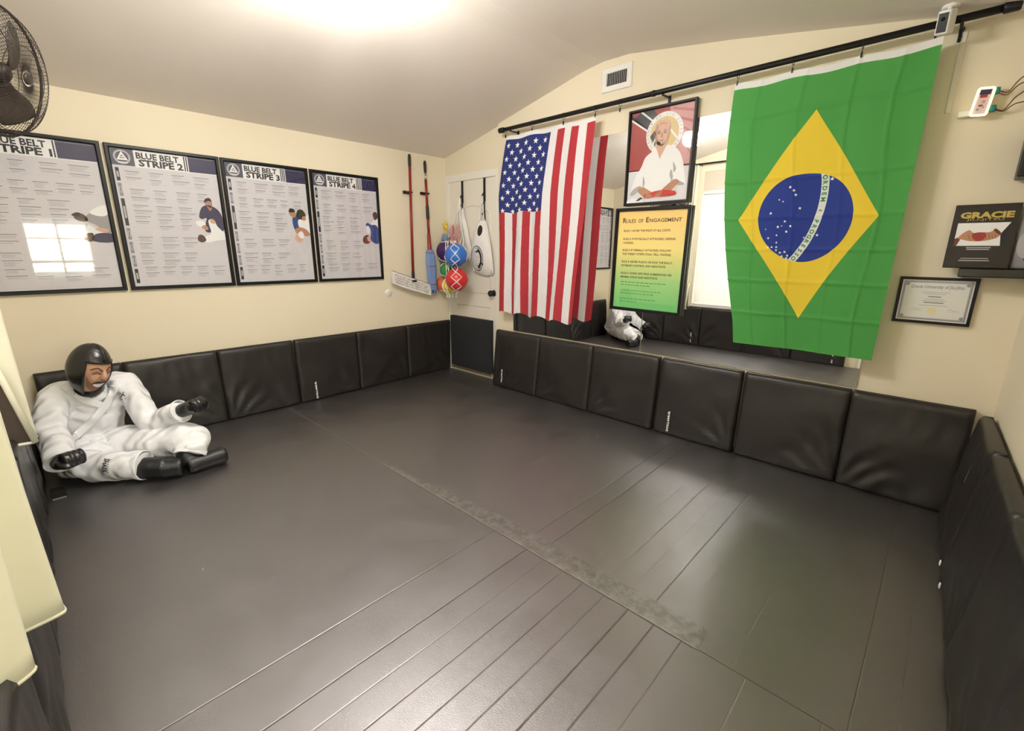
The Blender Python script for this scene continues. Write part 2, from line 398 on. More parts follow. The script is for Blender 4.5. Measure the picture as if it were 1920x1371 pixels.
mb = MB().box((-0.1,-3.7,-0.14),(4.5,0.15,-0.045)); struct(mb.build('floor', mat('concrete', (0.3,0.29,0.28))))
mb = MB().box((-0.1,-3.4,-0.045),(0.0,0.13,2.165)); struct(mb.build('wall_left', WALL))
def wall_strip(mb, x0, x1, y0, y1, z0=-0.045, z1=None):
    xs = sorted({x0, x1, *[x for x in XS if x0 < x < x1]})
    for a, b in zip(xs[:-1], xs[1:]):
        za, zb = (zc(a), zc(b)) if z1 is None else (z1, z1)
        mb.add([(a,y0,z0),(b,y0,z0),(b,y1,z0),(a,y1,z0),(a,y0,za),(b,y0,zb),(b,y1,zb),(a,y1,za)],
               [(3,2,1,0),(4,5,6,7),(0,1,5,4),(1,2,6,5),(2,3,7,6),(3,0,4,7)])
mb = MB()
wall_strip(mb, 0.795, 4.2, 0.0, 0.13)
wall_strip(mb, 0.0, 0.795, 0.035, 0.13, z0=1.98)
struct(mb.build('wall_far', WALL))
# right wall with the side window opening
W2Y0, W2Y1, W2Z0, W2Z1 = -3.02, -2.40, 0.88, 1.66
mb = MB()
def rw(y0, y1, z0, z1):
    a, b = rwx(y0), rwx(y1)
    mb.add([(a,y0,z0),(a+.1,y0,z0),(b+.1,y1,z0),(b,y1,z0),(a,y0,z1),(a+.1,y0,z1),(b+.1,y1,z1),(b,y1,z1)],
           [(3,2,1,0),(4,5,6,7),(0,1,5,4),(1,2,6,5),(2,3,7,6),(3,0,4,7)])
rw(-3.5, W2Y0, -.045, 2.25); rw(W2Y1, 0.0, -.045, 2.25); rw(W2Y0, W2Y1, -.045, W2Z0); rw(W2Y0, W2Y1, W2Z1, 2.25)
struct(mb.build('wall_right', WALL))
# near wall with the blind window
NY = -3.27; W1X0, W1X1, W1Z0, W1Z1 = 1.34, 2.48, 0.56, 2.28
mb = MB()
wall_strip(mb, 0.0, W1X0, NY-.1, NY); wall_strip(mb, W1X1, 3.33, NY-.1, NY)
wall_strip(mb, W1X0, W1X1, NY-.1, NY, z1=W1Z0); wall_strip(mb, W1X0, W1X1, NY-.1, NY, z0=W1Z1)
wall_strip(mb, 3.33, 4.13, NY-.1, NY, z0=2.0); wall_strip(mb, 4.13, 4.26, NY-.1, NY)
struct(mb.build('wall_near', WALL))
# near doorway: closed white door behind the photographer
d = struct(MB().box((3.37,NY-.08,-.045),(4.09,NY-.04,1.96)).build('door_2', DOOR))
for nm, a, b in (('trim_3', (3.30,NY-.02,-.045), (3.37,NY+.016,2.03)), ('trim_4', (4.09,NY-.02,-.045), (4.15,NY+.016,2.03)), ('trim_5', (3.37,NY-.02,1.96), (4.09,NY+.016,2.03))):
    struct(bev(MB().box(a, b).build(nm, TRIM)))
MB().ball((3.43,NY-.01,0.92),0.028).tube([(3.43,NY-.04,0.92),(3.43,NY-.01,0.92)],0.01).build('knob', BLACKM, d, smooth=True)

# far door (door_1) beside the left wall
DY = 0.035
dr = MB()
dr.box((0.065,DY,0.0),(0.735,DY+.04,1.925))
door = struct(dr.build('door_1', DOOR))
# raised mouldings: arched upper panel, two lower ones
def moulding(pts, nm='panel_moulding'):
    return MB().tube(pts, 0.007, n=6, closed=True, mi=0).build(nm, DOOR, door, smooth=True)
top = [(0.15+0.50*i/14, DY, 1.62+0.075*math.sin(PI*i/14)) for i in range(15)]
moulding([(0.15,DY,0.86)]+top+[(0.65,DY,0.86)])
moulding([(0.15,DY,0.10),(0.15,DY,0.72),(0.65,DY,0.72),(0.65,DY,0.10)])
MB().tube([(0.70,DY,0.868),(0.70,DY-.03,0.868)],0.011).lathe([(0.02,0),(0.028,.004),(0.03,.018),(0.026,.03),(0.012,.036),(0,.037)],(0.70,DY-.03,0.868),(0,-1,0),20).lathe([(0.0,0),(0.03,0.001),(0.03,.006),(0,0.007)],(0.70,DY,0.868),(0,-1,0),20).build('door_knob', BLACKM, door, smooth=True)
for z in (1.36, 0.32):
    MB().box((0.052,DY-.012,z-.05),(0.075,DY,z+.05)).tube([(0.062,DY-.012,z-.05),(0.062,DY-.012,z+.05)],0.006).build('hinge', BLACKM, door)
for nm, a, b in (('trim_1', (0.002,DY-.014,-.045), (0.062,DY+.04,1.995)), ('trim_2', (0.738,DY-.014,-.045), (0.795,DY+.04,1.995)), ('trim_6', (0.062,DY-.014,1.93), (0.738,DY+.04,1.995))):
    struct(bev(MB().box(a, b).build(nm, TRIM)))
struct(bev(MB().box((0.062,DY-.012,-.045),(0.738,DY+.0,0.028)).build('trim_7', TRIM)))
tag(MB().box((0.075,-0.015,0.033),(0.70,-0.004,0.050)).build('door_sweep', mat('brass', (0.45,0.30,0.12), rough=0.3, metal=0.8)), 'thin brass strip at the foot of the white door', 'door sweep')

# ================================================================== FLOOR MATS
def rollmat(y0, y1, label):
    o = MB().grid(lambda u, v: Vector((0.03+(4.22-0.03)*u, y0+(y1-y0)*v, 0.0)), 8, 4, uv=False)
    o.box((0.03,y0,-0.044),(4.22,y1,-0.0005))
    return tag(o.build('roll_out_mat', FLOORM), label, 'floor mat', 'black roll-out floor mats')
rollmat(-1.7640, 0.02, 'black roll-out floor mat on the mirror side of the light seam')
rollmat(-3.25, -1.7660, 'black roll-out floor mat on the dummy and camera side of the seam')
tp = MB()
tp.grid(lambda u, v: Vector((0.16+3.34*u, -1.7685+(0.006+0.100*min(1, max(0, (0.16+3.34*u-1.5)/1.0)))*v+0.002*math.sin(u*90), 0.0012)), 90, 2, uv=False)
tape = tag(tp.build('seam_tape', TAPE), 'scuffed grey tape strip covering the seam between the two floor mats', 'tape')
m_ = mat('pale worn edge', (.34,.31,.29), rough=.6)
MB().grid(lambda u, v: Vector((0.12+3.38*u, -1.7690+0.0035*v, 0.0024)), 60, 1, uv=False).build('worn_edge', m_, tape)

# ================================================================== WALL PADS
def pad_panel(parent, B0, B1, T0, T1, Nv, z0=0.002, z1=0.54, seed=0, amp=1.0, th=0.045, name='panel'):
    """slab between base line B0-B1 and top line T0-T1 (xy, front face), Nv = outward xy direction"""
    B0, B1, T0, T1 = [Vector((p[0], p[1], 0)) for p in (B0, B1, T0, T1)]; N3 = Vector((Nv[0], Nv[1], 0)); nu, nv = 30, 26
    rnd = random.Random(seed); sx = rnd.choice((-1, 1)); k1 = rnd.uniform(0.7, 1.3)
    def P(u, v, f):
        b = B0.lerp(B1, u); t = T0.lerp(T1, u); p = b.lerp(t, v); p.z = z0+(z1-z0)*v
        e = min(u, 1-u); g = min(v, 1-v)
        round_ = 0.0085*(max(0, 1-e/0.04)**2+max(0, 1-g/0.04)**2)
        if f:
            q = Vector((u*3+seed*5.1, v*3, seed*1.7)); n = noise.noise(q)
            uu = u if sx > 0 else 1-u
            # drag folds fanning from the lower corner and below the top hem
            c = math.hypot(1.05-uu, v+0.05); ang = math.atan2(v+0.05, 1.05-uu)
            folds = math.sin(ang*15*k1+3*n+seed)*max(0, 1-abs(c-0.35)/0.42)*0.006
            hem = math.sin(u*38+4*n+seed*2)*max(0, (v-0.62)/0.38)*0.0030*(1-v)*3
            low = math.sin((v*9-uu*6)*k1+4*n)*max(0, 1-v/0.55)*0.004
            p += N3*(-round_+amp*1.45*(folds+hem+low+0.006*n)*min(1, e/0.05)*min(1, g/0.05)+0.006*math.sin(PI*u)*math.sin(PI*v))
        else: p -= N3*th
        return p
    m = MB(); m.grid(lambda u, v: P(u, v, 1), nu, nv, uv=False)
    W = nu+1
    back = [P(u, v, 0) for u, v in ((0,0),(1,0),(1,1),(0,1))]
    o = len(m.v)
    # sides: strip from rim to the back edge
    def strip(idx, pts):
        o = len(m.v); m.v += pts
        for k in range(len(idx)-1): m.f.append([idx[k], idx[k+1], o+k+1, o+k]); m.m.append(0)
    strip([i for i in range(W)], [P(i/nu, 0, 0) for i in range(W)])
    strip([nv*W+i for i in range(W)], [P(i/nu, 1, 0)+Vector((0,0,-0.004)) for i in range(W)])
    strip([j*W for j in range(nv+1)], [P(0, j/nv, 0) for j in range(nv+1)])
    strip([j*W+nu for j in range(nv+1)], [P(1, j/nv, 0) for j in range(nv+1)])
    m.add(back, [(0,3,2,1)])
    return m.build(name, PAD, parent, smooth=True)
def pad_label(parent, O, U, V, Nn, h=0.15, text='DOLLAMUR'):
    # vertical white brand lettering; O = lower end, V = up the pad
    s = plane_surf(O, V, -Vector(U), Nn)
    p = Print(s, [INKW], 0.0015)
    p.text(text, 0, -0.005, 0.014, INKW, width=h, bold=0.055)
    ob = p.build('brand_lettering', parent); ob['label'] = 'white vertical brand lettering'; return ob
G = 'black vinyl wall pads round the room'
def far_y(t): return -0.118 if t == 'b' else -0.062
def far_pad(xs, label, seed):
    t = thing('wall_pad', ((xs[0]+xs[-1])/2, far_y('b'), 0), label, 'wall pad', G)
    for i, (a, b) in enumerate(zip(xs[:-1], xs[1:])):
        g = 0.0022
        pad_panel(t, (a+g, -0.120), (b-g, -0.120), (a+g-0.003, -0.062), (b-g-0.003, -0.062), (0, -1), seed=seed+i, z1=0.535)
    return t
t = far_pad([0.82, 1.37, 1.925, 2.49], 'black three-panel wall pad under the mirror, next to the white door', 1)
pad_label(t, (0.955,-0.1215,0.03), (1,0,0), (0,0.08,1), (0,-1,0))
t = far_pad([2.505, 3.05], 'black single-panel wall pad with white lettering, under the middle of the mirror', 5)
pad_label(t, (2.618,-0.121,0.03), (1,0,0), (0,0.08,1), (0,-1,0))
t = far_pad([3.062, 3.612, 4.10], 'black two-panel wall pad in the right corner below the green flag and the certificate', 9)
def left_pad(ys, label, seed):
    t = thing('wall_pad', (0.08, (ys[0]+ys[-1])/2, 0), label, 'wall pad', G)
    fb = lambda y: 0.035+0.060*min(1, -y/2.0)
    for i, (a, b) in enumerate(zip(ys[:-1], ys[1:])):
        g = 0.0022
        pad_panel(t, (fb(a), a-g), (fb(b), b+g), (0.052, a-g), (0.052, b+g), (1, 0), seed=seed+i, z1=0.54, th=0.04)
    return t
t = left_pad([0.012, -0.545, -1.085, -1.64], 'black three-panel wall pad along the poster wall, end nearest the white door', 20)
pad_label(t, (0.094,-1.512,0.02), (0,1,0), (-0.08,0,1), (1,0,0))
left_pad([-1.65, -2.195, -2.74, -3.15], 'black three-panel wall pad along the poster wall, behind the seated dummy', 25)
def near_pad(xs, label, seed):
    t = thing('wall_pad', ((xs[0]+xs[-1])/2, -3.2, 0), label, 'wall pad', G)
    for i, (a, b) in enumerate(zip(xs[:-1], xs[1:])):
        g = 0.0022
        pad_panel(t, (b-g, -3.205), (a+g, -3.205), (b-g, -3.215), (a+g, -3.215), (0, 1), seed=seed+i, z1=0.53, th=0.04)
    return t
t = near_pad([0.12, 0.55, 0.98, 1.50], 'black wall pad behind the dummy below the left curtain', 31)
pad_label(t, (1.40,-3.203,0.03), (-1,0,0), (0,-0.02,1), (0,1,0))
t = near_pad([1.505, 2.07, 2.63, 3.18], 'black wall pad below the blinds, running toward the camera at the left edge', 41)
pad_label(t, (3.06,-3.203,0.03), (-1,0,0), (0,-0.02,1), (0,1,0))
def right_pad(ys, label, seed):
    t = thing('wall_pad', (4.08, (ys[0]+ys[-1])/2, 0), label, 'wall pad', G)
    fb = lambda y: 4.045-0.036*y; ft = lambda y: 4.098-0.034*y
    for i, (a, b) in enumerate(zip(ys[:-1], ys[1:])):
        g = 0.0022
        pad_panel(t, (fb(b), b+g), (fb(a), a-g), (ft(b), b+g), (ft(a), a-g), (-1, 0), seed=seed+i, z1=0.54, th=0.045, amp=0.6)
    return t
t = right_pad([-0.125, -0.67], 'black wall pad on the right-hand wall, tucked into the corner', 52)
pad_label(t, (4.088,-0.46,0.32), (0,-1,0), (0.1,0,1), (-1,0,0), h=0.14)
t = right_pad([-0.68, -1.23, -1.78, -2.33], 'black wall pad along the right-hand wall at the right edge, nearest the camera', 57)
for y, z in ((-0.72, 0.05), (-0.86, 0.03)):
    ob = MB().ball((rwx(y)-.118, y, z), (0.004, 0.009, 0.014)).build('white_tab', INKW, t, smooth=True)
# pad fixed on the door
t = thing('door_pad', (0.385, 0.0, 0.06), 'square matte black foam pad fixed to the lower half of the white door', 'door pad')
bev(MB().box((0.078,-0.018,0.058),(0.692,DY-.002,0.600)).build('pad_core', PADM, t), 0.006, 3)

# ================================================================== MIRRORS
def wall_mirror(x0, x1, yaw, label):
    c = Vector(((x0+x1)/2, -0.006, 1.31)); M = Matrix.Translation(c) @ Matrix.Rotation(yaw, 4, 'Z') @ Matrix.Translation(-c)
    t = thing('wall_mirror', (c.x, c.y, 0.54), label, 'mirror', 'large frameless wall mirrors')
    m = MB(); m.add([M @ Vector(p) for p in ((x0,-.012,.545),(x1,-.012,.545),(x1,-.012,2.082),(x0,-.012,2.082))], [(0,1,2,3)])
    m.build('mirror_face', MIRROR, t, fix=False)
    MB().box((x0,-.0115,.545),(x1,-.002,2.082), M=M).build('mirror_edge', mat('mirror edge', (0.35,0.38,0.36), rough=0.3), t)
    return t
wall_mirror(1.005, 2.301, 0.0, 'left large frameless mirror panel, behind the striped flag and showing the dummy')
wall_mirror(2.308, 3.618, 0.0, 'right large frameless mirror panel, behind the green flag and showing the blinds')

# ================================================================== FRAMED PICTURES
def frame(name, O, U, V, Nn, w, h, fw, dep, label, cat, group=None, paper=None, gap=0.0, glass=True):
    O, U, V, Nn = Vector(O), Vector(U).normalized(), Vector(V).normalized(), Vector(Nn).normalized()
    t = thing(name, tuple(O+U*w/2), label, cat, group)
    M = Matrix((( U.x, V.x, Nn.x, O.x), (U.y, V.y, Nn.y, O.y), (U.z, V.z, Nn.z, O.z), (0,0,0,1)))
    m = MB(); 
    # profiled moulding ring
    prof = [(0, gap), (0, gap+dep*0.85), (fw*0.12, gap+dep), (fw*0.75, gap+dep), (fw, gap+dep*0.7), (fw, gap)]
    rings = []
    for a, z in prof: rings.append([M @ Vector(p) for p in ((a,a,z),(w-a,a,z),(w-a,h-a,z),(a,h-a,z))])
    vs = [p for r in rings for p in r]; fs = [(i*4+j, i*4+(j+1)%4, (i+1)*4+(j+1)%4, (i+1)*4+j) for i in range(len(prof)-1) for j in range(4)]
    m.add(vs, fs); m.build('picture_frame', BLACK, t)
    iw, ih = w-2*fw, h-2*fw
    s = plane_surf(O+U*fw+V*fw+Nn*(gap+dep*0.35), U, V, Nn)
    p = Print(s, [paper or PAPER]); p.W = iw; p.H = ih; p.t = t
    p.flat([(-.002,-.002),(iw+.002,-.002),(iw+.002,ih+.002),(-.002,ih+.002)], [(0,1,2,3)], paper or PAPER, 0)
    p.mb.uv[0] = [(0,0),(1,0),(1,1),(0,1)]
    if glass:
        g = MB().add([M @ Vector(q) for q in ((fw*.9,fw*.9,gap+dep*.62),(w-fw*.9,fw*.9,gap+dep*.62),(w-fw*.9,h-fw*.9,gap+dep*.62),(fw*.9,h-fw*.9,gap+dep*.62))], [(0,1,2,3)])
        g.build('glass', GLASS, t, fix=False)
    # backing board keeps the picture solid
    MB().add([M @ Vector(q) for q in ((.003,.003,gap),(w-.003,.003,gap),(w-.003,h-.003,gap),(.003,h-.003,gap),(.003,.003,gap+dep*.3),(w-.003,.003,gap+dep*.3),(w-.003,h-.003,gap+dep*.3),(.003,h-.003,gap+dep*.3))],
             [(3,2,1,0),(4,5,6,7),(0,1,5,4),(1,2,6,5),(2,3,7,6),(3,0,4,7)]).build('backing_board', BLACK, t)
    return p

def fighters(p, kind):
    """flat printed photo of two grapplers at the right edge, about 0.16 m wide"""
    W, H = p.W, p.H
    def P(pts, m, l=3, sm=3): p.poly([(W-0.17+a*0.17, y0+b*0.17) for a, b in pts], m, l, smooth=sm)
    if kind == 1:
        y0 = 0.28
        P([(0.05,.85),(.15,.97),(.32,.95),(.42,.78),(.35,.70),(.15,.72)], SKIND); P([(.0,.9),(.12,1.0),(.25,.98),(.18,.86)], INK, 4)
        P([(.35,.85),(.6,1.05),(1,1.1),(1,.35),(.75,.42),(.6,.6),(.4,.7)], mat('shaded gi ink', (.34,.33,.35))); P([(.5,1.0),(.7,1.2),(1,1.3),(1,1.0),(.8,.9)], INKW, 4)
        P([(.3,.35),(.4,.6),(.55,.5),(.8,.4),(.6,.2),(.4,.15)], INKW, 4); P([(.2,.1),(.3,.28),(.48,.3),(.45,.05),(.3,.0)], SKIND, 5); P([(.45,.02),(.55,.28),(1,.30),(1,.0)], NAVY, 5)
        P([(.55,.45),(.75,.5),(.95,.42),(.8,.33)], SKINL, 6)
    elif kind == 2:
        y0 = 0.30
        P([(.42,1.45),(.5,1.62),(.66,1.6),(.68,1.42),(.55,1.34)], SKINP); P([(.4,1.5),(.46,1.66),(.62,1.7),(.68,1.56),(.55,1.58)], INK, 4)
        P([(.15,.95),(.28,1.3),(.5,1.42),(.72,1.36),(.9,1.2),(1,.9),(1,.45),(.8,.42),(.7,.75),(.5,.75),(.4,.9),(.25,.85)], NAVY, 4); P([(.48,1.4),(.58,1.18),(.68,1.38),(.6,1.3)], SKINP, 5)
        P([(.3,.38),(.35,.7),(.45,.9),(.6,.7),(.5,.35)], NAVY, 4)
        P([(.0,.72),(.15,.8),(.3,.74),(.34,.62),(.18,.55),(.05,.6)], INKW, 5); P([(.18,.52),(.3,.62),(.42,.52),(.36,.42)], SKINP, 6)
        P([(.45,.78),(.62,.86),(.75,.6),(.9,.42),(1,.3),(1,.05),(.75,.02),(.35,-.08),(.15,.0),(.3,.18),(.5,.3)], INKW, 6); P([(.5,.8),(.62,.88),(.72,.74),(.6,.68)], SKINL, 7)
        P([(-.02,.05),(.05,.22),(.2,.2),(.28,.02),(.15,-.08),(.02,-.04)], SKIND, 7)
    elif kind == 3:
        y0 = 0.31
        P([(.1,1.2),(.18,1.42),(.36,1.36),(.42,1.15),(.28,1.05)], SKINP, 5); P([(.1,1.28),(.16,1.45),(.34,1.42),(.36,1.3)], INK, 6)
        P([(.22,.85),(.28,1.15),(.5,1.18),(.6,.95),(.5,.55),(.3,.5)], mat('royal gi ink', (.03,.06,.26)), 4)
        P([(.42,1.1),(.5,1.38),(.72,1.42),(.86,1.22),(.8,1.0),(.6,.98)], INK, 7); P([(.66,1.05),(.8,1.15),(.86,1.0),(.74,.92)], SKINP, 8)
        P([(.5,.95),(.75,1.02),(1,1.2),(1,.35),(.78,.3),(.6,.5),(.48,.7)], INKW, 5); P([(.3,.5),(.5,.62),(.8,.55),(1,.3),(.8,.22),(.5,.3),(.35,.35)], SKINP, 8)
        P([(.25,.1),(.38,.34),(.6,.25),(.62,.02),(.4,-.08)], SKINL, 8); P([(.4,.3),(.6,.45),(.7,.2),(.55,.1)], INKW, 9)
    else:
        y0 = 0.30
        P([(.72,1.45),(.8,1.6),(.97,1.58),(.98,1.3),(.82,1.2)], SKIND, 4); P([(.62,1.05),(.8,1.22),(1,1.3),(1,.8),(.75,.75)], INKW, 3)
        P([(.28,.95),(.4,1.05),(.6,.95),(.85,.95),(1,.75),(1,.05),(.75,.0),(.5,.2),(.55,.55),(.5,.8),(.35,.85)], mat('royal gi ink', (.03,.06,.26)), 5)
        P([(.3,.82),(.42,.9),(.5,.7),(.42,.5),(.3,.6)], INKW, 6)
        P([(.05,.12),(.15,.36),(.38,.42),(.5,.2),(.42,.02),(.18,-.02)], DARKRED, 6); P([(.3,.3),(.45,.36),(.5,.15),(.36,.1)], SKINL, 7)
def belt_poster(p, n):
    W, H = p.W, p.H; hv = H*0.885; rnd = random.Random(n)
    p.rect(0, hv, W*0.205, H, NAVY2); p.rect(W*0.205, hv-0.004, W, H, INKW)
    cx, cy = W*0.10, (hv+H)/2; p.disc(cx, cy, .042, INKL, 2, n=32); p.disc(cx, cy, .032, NAVY2, 3, n=32)
    p.poly([(cx-.028,cy-.018),(cx+.028,cy-.018),(cx,cy+.034)], INKW, 4); p.poly([(cx-.012,cy-.008),(cx+.012,cy-.008),(cx,cy+.014)], NAVY2, 5); p.disc(cx, cy-.001, .005, INKW, 6, n=10)
    p.rect(cx-.024, cy-.034, cx+.024, cy-.028, INKW, 5)
    p.text('BLUE BELT', W*.225, H*.945, .036, INK, width=W*.40, bold=.035, layer=2)
    p.text('STRIPE %d' % n, W*.240, H*.892, .040, INK, width=W*.42, bold=.04, layer=2)
    x = W*.672
    for k in range(n): p.rect(x, hv+.002, x+.007, H-.004, INK, 2); x += .0125
    p.rect(x, hv, W, H, NAVY, 2); p.rect(x, H-.008, W*.98, H-.005, INKG, 3)
    # index bars down the left edge
    v = hv-0.015; segs = [.078,.078,.165,.072,.072,.072,.092]
    for i, sg in enumerate(segs):
        p.rect(.012, v-sg, .030, v, INK if i in (0, 2, 6) else INKG, 2)
        p.rect(.0155, v-sg*.72, .0265, v-sg*.28, INKL if i in (0, 2, 6) else INKW, 3)
        if i not in (0, 2, 6): p.rect(.0185, v-sg*.7, .0235, v-sg*.3, INK, 4)
        v -= sg+.014
        p.rect(.045, v+.006, W*.97, v+.0068, INKL, 1)
    v = hv-0.03; rows = [.095,.085,.185,.09,.08,.085,.1]
    for r, hh in enumerate(rows):
        nc = rnd.choice((4, 4, 5)); u = .055+rnd.uniform(0, .015)
        for c in range(nc):
            bw = (W-.08)/nc; y = v
            for blk in range(2 if hh < .15 else 4):
                if r in (2, 3, 4) and u > W-.235: break
                if y < v-hh+.02 or y < .035: break
                tw = bw*rnd.uniform(.5, .8); p.rect(u, y-.0050, u+tw, y-.0005, INKG, 2); y -= .010
                for l in range(rnd.randint(2, 5)): p.rect(u+.004, y-.0030, u+.004+tw*rnd.uniform(.5, .95), y-.0004, INKL, 2); y -= .0055
                y -= .010
            if rnd.random() < .45: p.rect(u-.008, y+.02, u-.0072, v, INKL, 2)
            u += bw
        v -= hh+.012
    fighters(p, n)
    p.build('poster_print', p.t)
PG = 'framed belt posters on the cream wall'
for n, (y0, rot) in enumerate(((-3.243, .008), (-2.612, .004), (-1.990, .002), (-1.362, .0)), 1):
    p = frame('framed_poster', (0.003, y0, 1.005), (0, 1, rot*.3), (0.0, 0, 1), (1, 0, 0), 0.612, 0.892, 0.023, 0.022,
              'black-framed blue belt poster reading STRIPE %d, %s' % (n, ('nearest the camera, partly behind the fan', 'second from the left', 'third from the left', 'nearest the mops')[n-1]), 'poster', PG)
    belt_poster(p, n)

# rules poster hanging over the mirror
p = frame('rules_poster', (2.043, -0.018, 0.845), (1, 0, -.012), (.012, 0, 1), (0, -1, 0), 0.552, 0.725, 0.022, 0.032,
          'black-framed yellow to green RULES OF ENGAGEMENT poster hanging over the mirror', 'poster', paper=GRAD)
W, H = p.W, p.H
p.text('R', W*.065, H*.885, .034, DARKRED, bold=.03); p.text('ULES', W*.118, H*.885, .025, DARKRED, width=W*.150, bold=.02); p.text('OF', W*.305, H*.885, .025, DARKRED, width=W*.075, bold=.02)
p.text('E', W*.420, H*.887, .034, DARKRED, bold=.03); p.text('NGAGEMENT', W*.472, H*.887, .025, DARKRED, width=W*.455, bold=.02)
for txt, vv, ww in (('RULE 1: AVOID THE FIGHT AT ALL COSTS.', .795, .70), ('RULE 2: IF PHYSICALLY ATTACKED, DEFEND', .712, .78), ('YOURSELF.', .672, .17),
                    ('RULE 3: IF VERBALLY ATTACKED, FOLLOW', .598, .73), ('THE THREE T-STEPS (TALK, TELL, TACKLE).', .558, .74), ('RULE 4: NEVER PUNCH OR KICK THE BULLY,', .478, .77),
                    ('ESTABLISH CONTROL AND NEGOTIATE.', .438, .68), ('RULE 5: WHEN APPLYING SUBMISSIONS USE', .358, .77), ('MINIMAL FORCE AND NEGOTIATE.', .318, .58)):
    p.text(txt, W*.09, H*vv, .0140, DARKRED, width=W*ww, bold=.03)
for vv, ww in ((.268,.74), (.238,.52), (.180,.70), (.150,.60), (.092,.66), (.062,.34)):
    u = .1
    rnd = random.Random(int(vv*1000))
    while u < ww:
        q = rnd.uniform(.03, .08); p.rect(W*u, H*vv, W*(u+q-.012), H*vv+.007, INKGREEN, 1); u += q
p.build('poster_print', p.t)

# portrait
p = frame('framed_portrait', (2.108, -0.016, 1.583), (1, 0, 0), (0, 0, 1), (0, -1, 0), 0.470, 0.612, 0.018, 0.030,
          'black-framed portrait of a bald person in white gi holding a red belt', 'picture')
W, H = p.W, p.H
def Q(pts, m, l, sm=0): p.poly([(a*W, b*H) for a, b in pts], m, l, smooth=sm)
Q([(0,.36),(1,.36),(1,1),(0,1)], RED, 1); Q([(0,0),(1,0),(1,.37),(0,.37)], mat('pale grey studio ink', (.74,.73,.76)), 1)
Q([(.62,1),(1,1),(1,.38),(.8,.38),(.7,.7)], PINK, 2); 
for k in range(5): Q([(.66+.05*k,.99-.09*k),(1,.93-.11*k),(1,.90-.11*k),(.68+.05*k,.96-.09*k)], mat('deep pink ink', (.50,.17,.19)), 3, 0)
Q([(0,.93),(.16,1),(.36,1),(.75,.68),(.55,.64),(.0,.98)], INK, 3)
p.line([(0, .93*H), (.52*W, .66*H)], .011, INKW, 4); p.line([(.16*W, H), (.5*W, .80*H)], .011, INKW, 4)
cx, cy = .56*W, .735*H
p.disc(cx, cy, .128, INKW, 5, n=48); p.disc(cx, cy, .100, OLIVE, 6, n=48)
p.poly([(cx-.100, cy-.01), (cx-.055, cy+.04), (cx+.0, cy-.05), (cx-.06, cy-.07)], INK, 7)
p.line([(cx-.075, cy-.065), (cx-.02, cy+.085), (cx+.09, cy-.04)], .010, INKW, 8)
for k, ch in enumerate('ACADEMIA DE JIU JITSU GRACIE'):
    if ch == ' ': continue
    a = 3.95-k*0.205; p.text(ch, cx+.107*math.cos(a), cy+.107*math.sin(a), .016, INKG, rot=a-PI/2, layer=9, align='c')
# gi
Q([(.22,.40),(.28,.50),(.40,.56),(.52,.60),(.66,.60),(.80,.54),(.88,.44),(.93,.30),(.97,.16),(.86,.18),(.80,.12),(.62,.05),(.38,.05),(.20,.16),(.06,.10),(.12,.28)], INKW, 12, 4)
Q([(.05,.11),(.13,.17),(.24,.19),(.16,.12),(.08,.085)], GREYC, 13, 3); Q([(.82,.22),(.95,.165),(.80,.17),(.72,.22)], GREYC, 13, 3)
Q([(.26,.30),(.30,.22),(.27,.16)], GREYC, 13, 2); Q([(.72,.34),(.76,.26),(.74,.22),(.70,.28)], GREYC, 13, 2); Q([(.74,.42),(.80,.34),(.76,.30),(.75,.36)], GREYC, 13, 2)
# neck, head
Q([(.44,.59),(.45,.66),(.60,.66),(.62,.585),(.54,.50),(.52,.47)], SKINL, 14, 3)
Q([(.40,.60),(.45,.585),(.52,.455),(.50,.44),(.38,.56)], INKW, 15, 2); Q([(.66,.60),(.61,.59),(.52,.455),(.54,.44),(.70,.56)], INKW, 15, 2)
Q([(.42,.72),(.41,.78),(.44,.84),(.50,.875),(.58,.875),(.64,.84),(.66,.77),(.64,.68),(.60,.625),(.53,.605),(.47,.62),(.43,.67)], SKINL, 16, 4)
Q([(.40,.74),(.42,.70),(.43,.76)], SKINP, 17, 2); Q([(.44,.69),(.48,.63),(.55,.615),(.62,.65),(.60,.62),(.53,.595),(.46,.62)], mat('grey stubble ink', (.40,.33,.30)), 17, 2)
for uu in (.478, .578): Q([(uu-.028,.752),(uu,.762),(uu+.03,.752),(uu,.748)], INKG, 18); p.disc(uu*W, .737*H, .0065, DARKRED, 18, ry=.0028, n=10)
CH = mat('portrait cheek shade', (.50,.27,.185), rough=.6)
Q([(.41,.78),(.44,.84),(.47,.80),(.455,.74),(.47,.68),(.52,.625),(.46,.62),(.425,.67),(.415,.73)], CH, 17, 3); Q([(.66,.77),(.645,.80),(.62,.74),(.615,.68),(.60,.64),(.63,.66),(.645,.70)], CH, 17, 3)
Q([(.45,.765),(.478,.775),(.505,.765),(.50,.735),(.478,.728),(.455,.735)], CH, 17, 2); Q([(.55,.765),(.578,.775),(.605,.765),(.60,.735),(.578,.728),(.555,.735)], CH, 17, 2)
Q([(.520,.745),(.508,.70),(.53,.685),(.552,.702),(.540,.745)], CH, 18, 2); Q([(.48,.83),(.53,.85),(.59,.83),(.59,.82),(.53,.835),(.48,.82)], CH, 18, 2)
Q([(.47,.655),(.53,.64),(.59,.655),(.57,.615),(.53,.605),(.49,.615)], mat('grey beard ink', (.50,.31,.23)), 17, 3)
Q([(.52,.745),(.516,.70),(.522,.70),(.526,.745)], SKINP, 19); Q([(.487,.668),(.53,.662),(.575,.668),(.53,.654)], DARKRED, 18, 2)
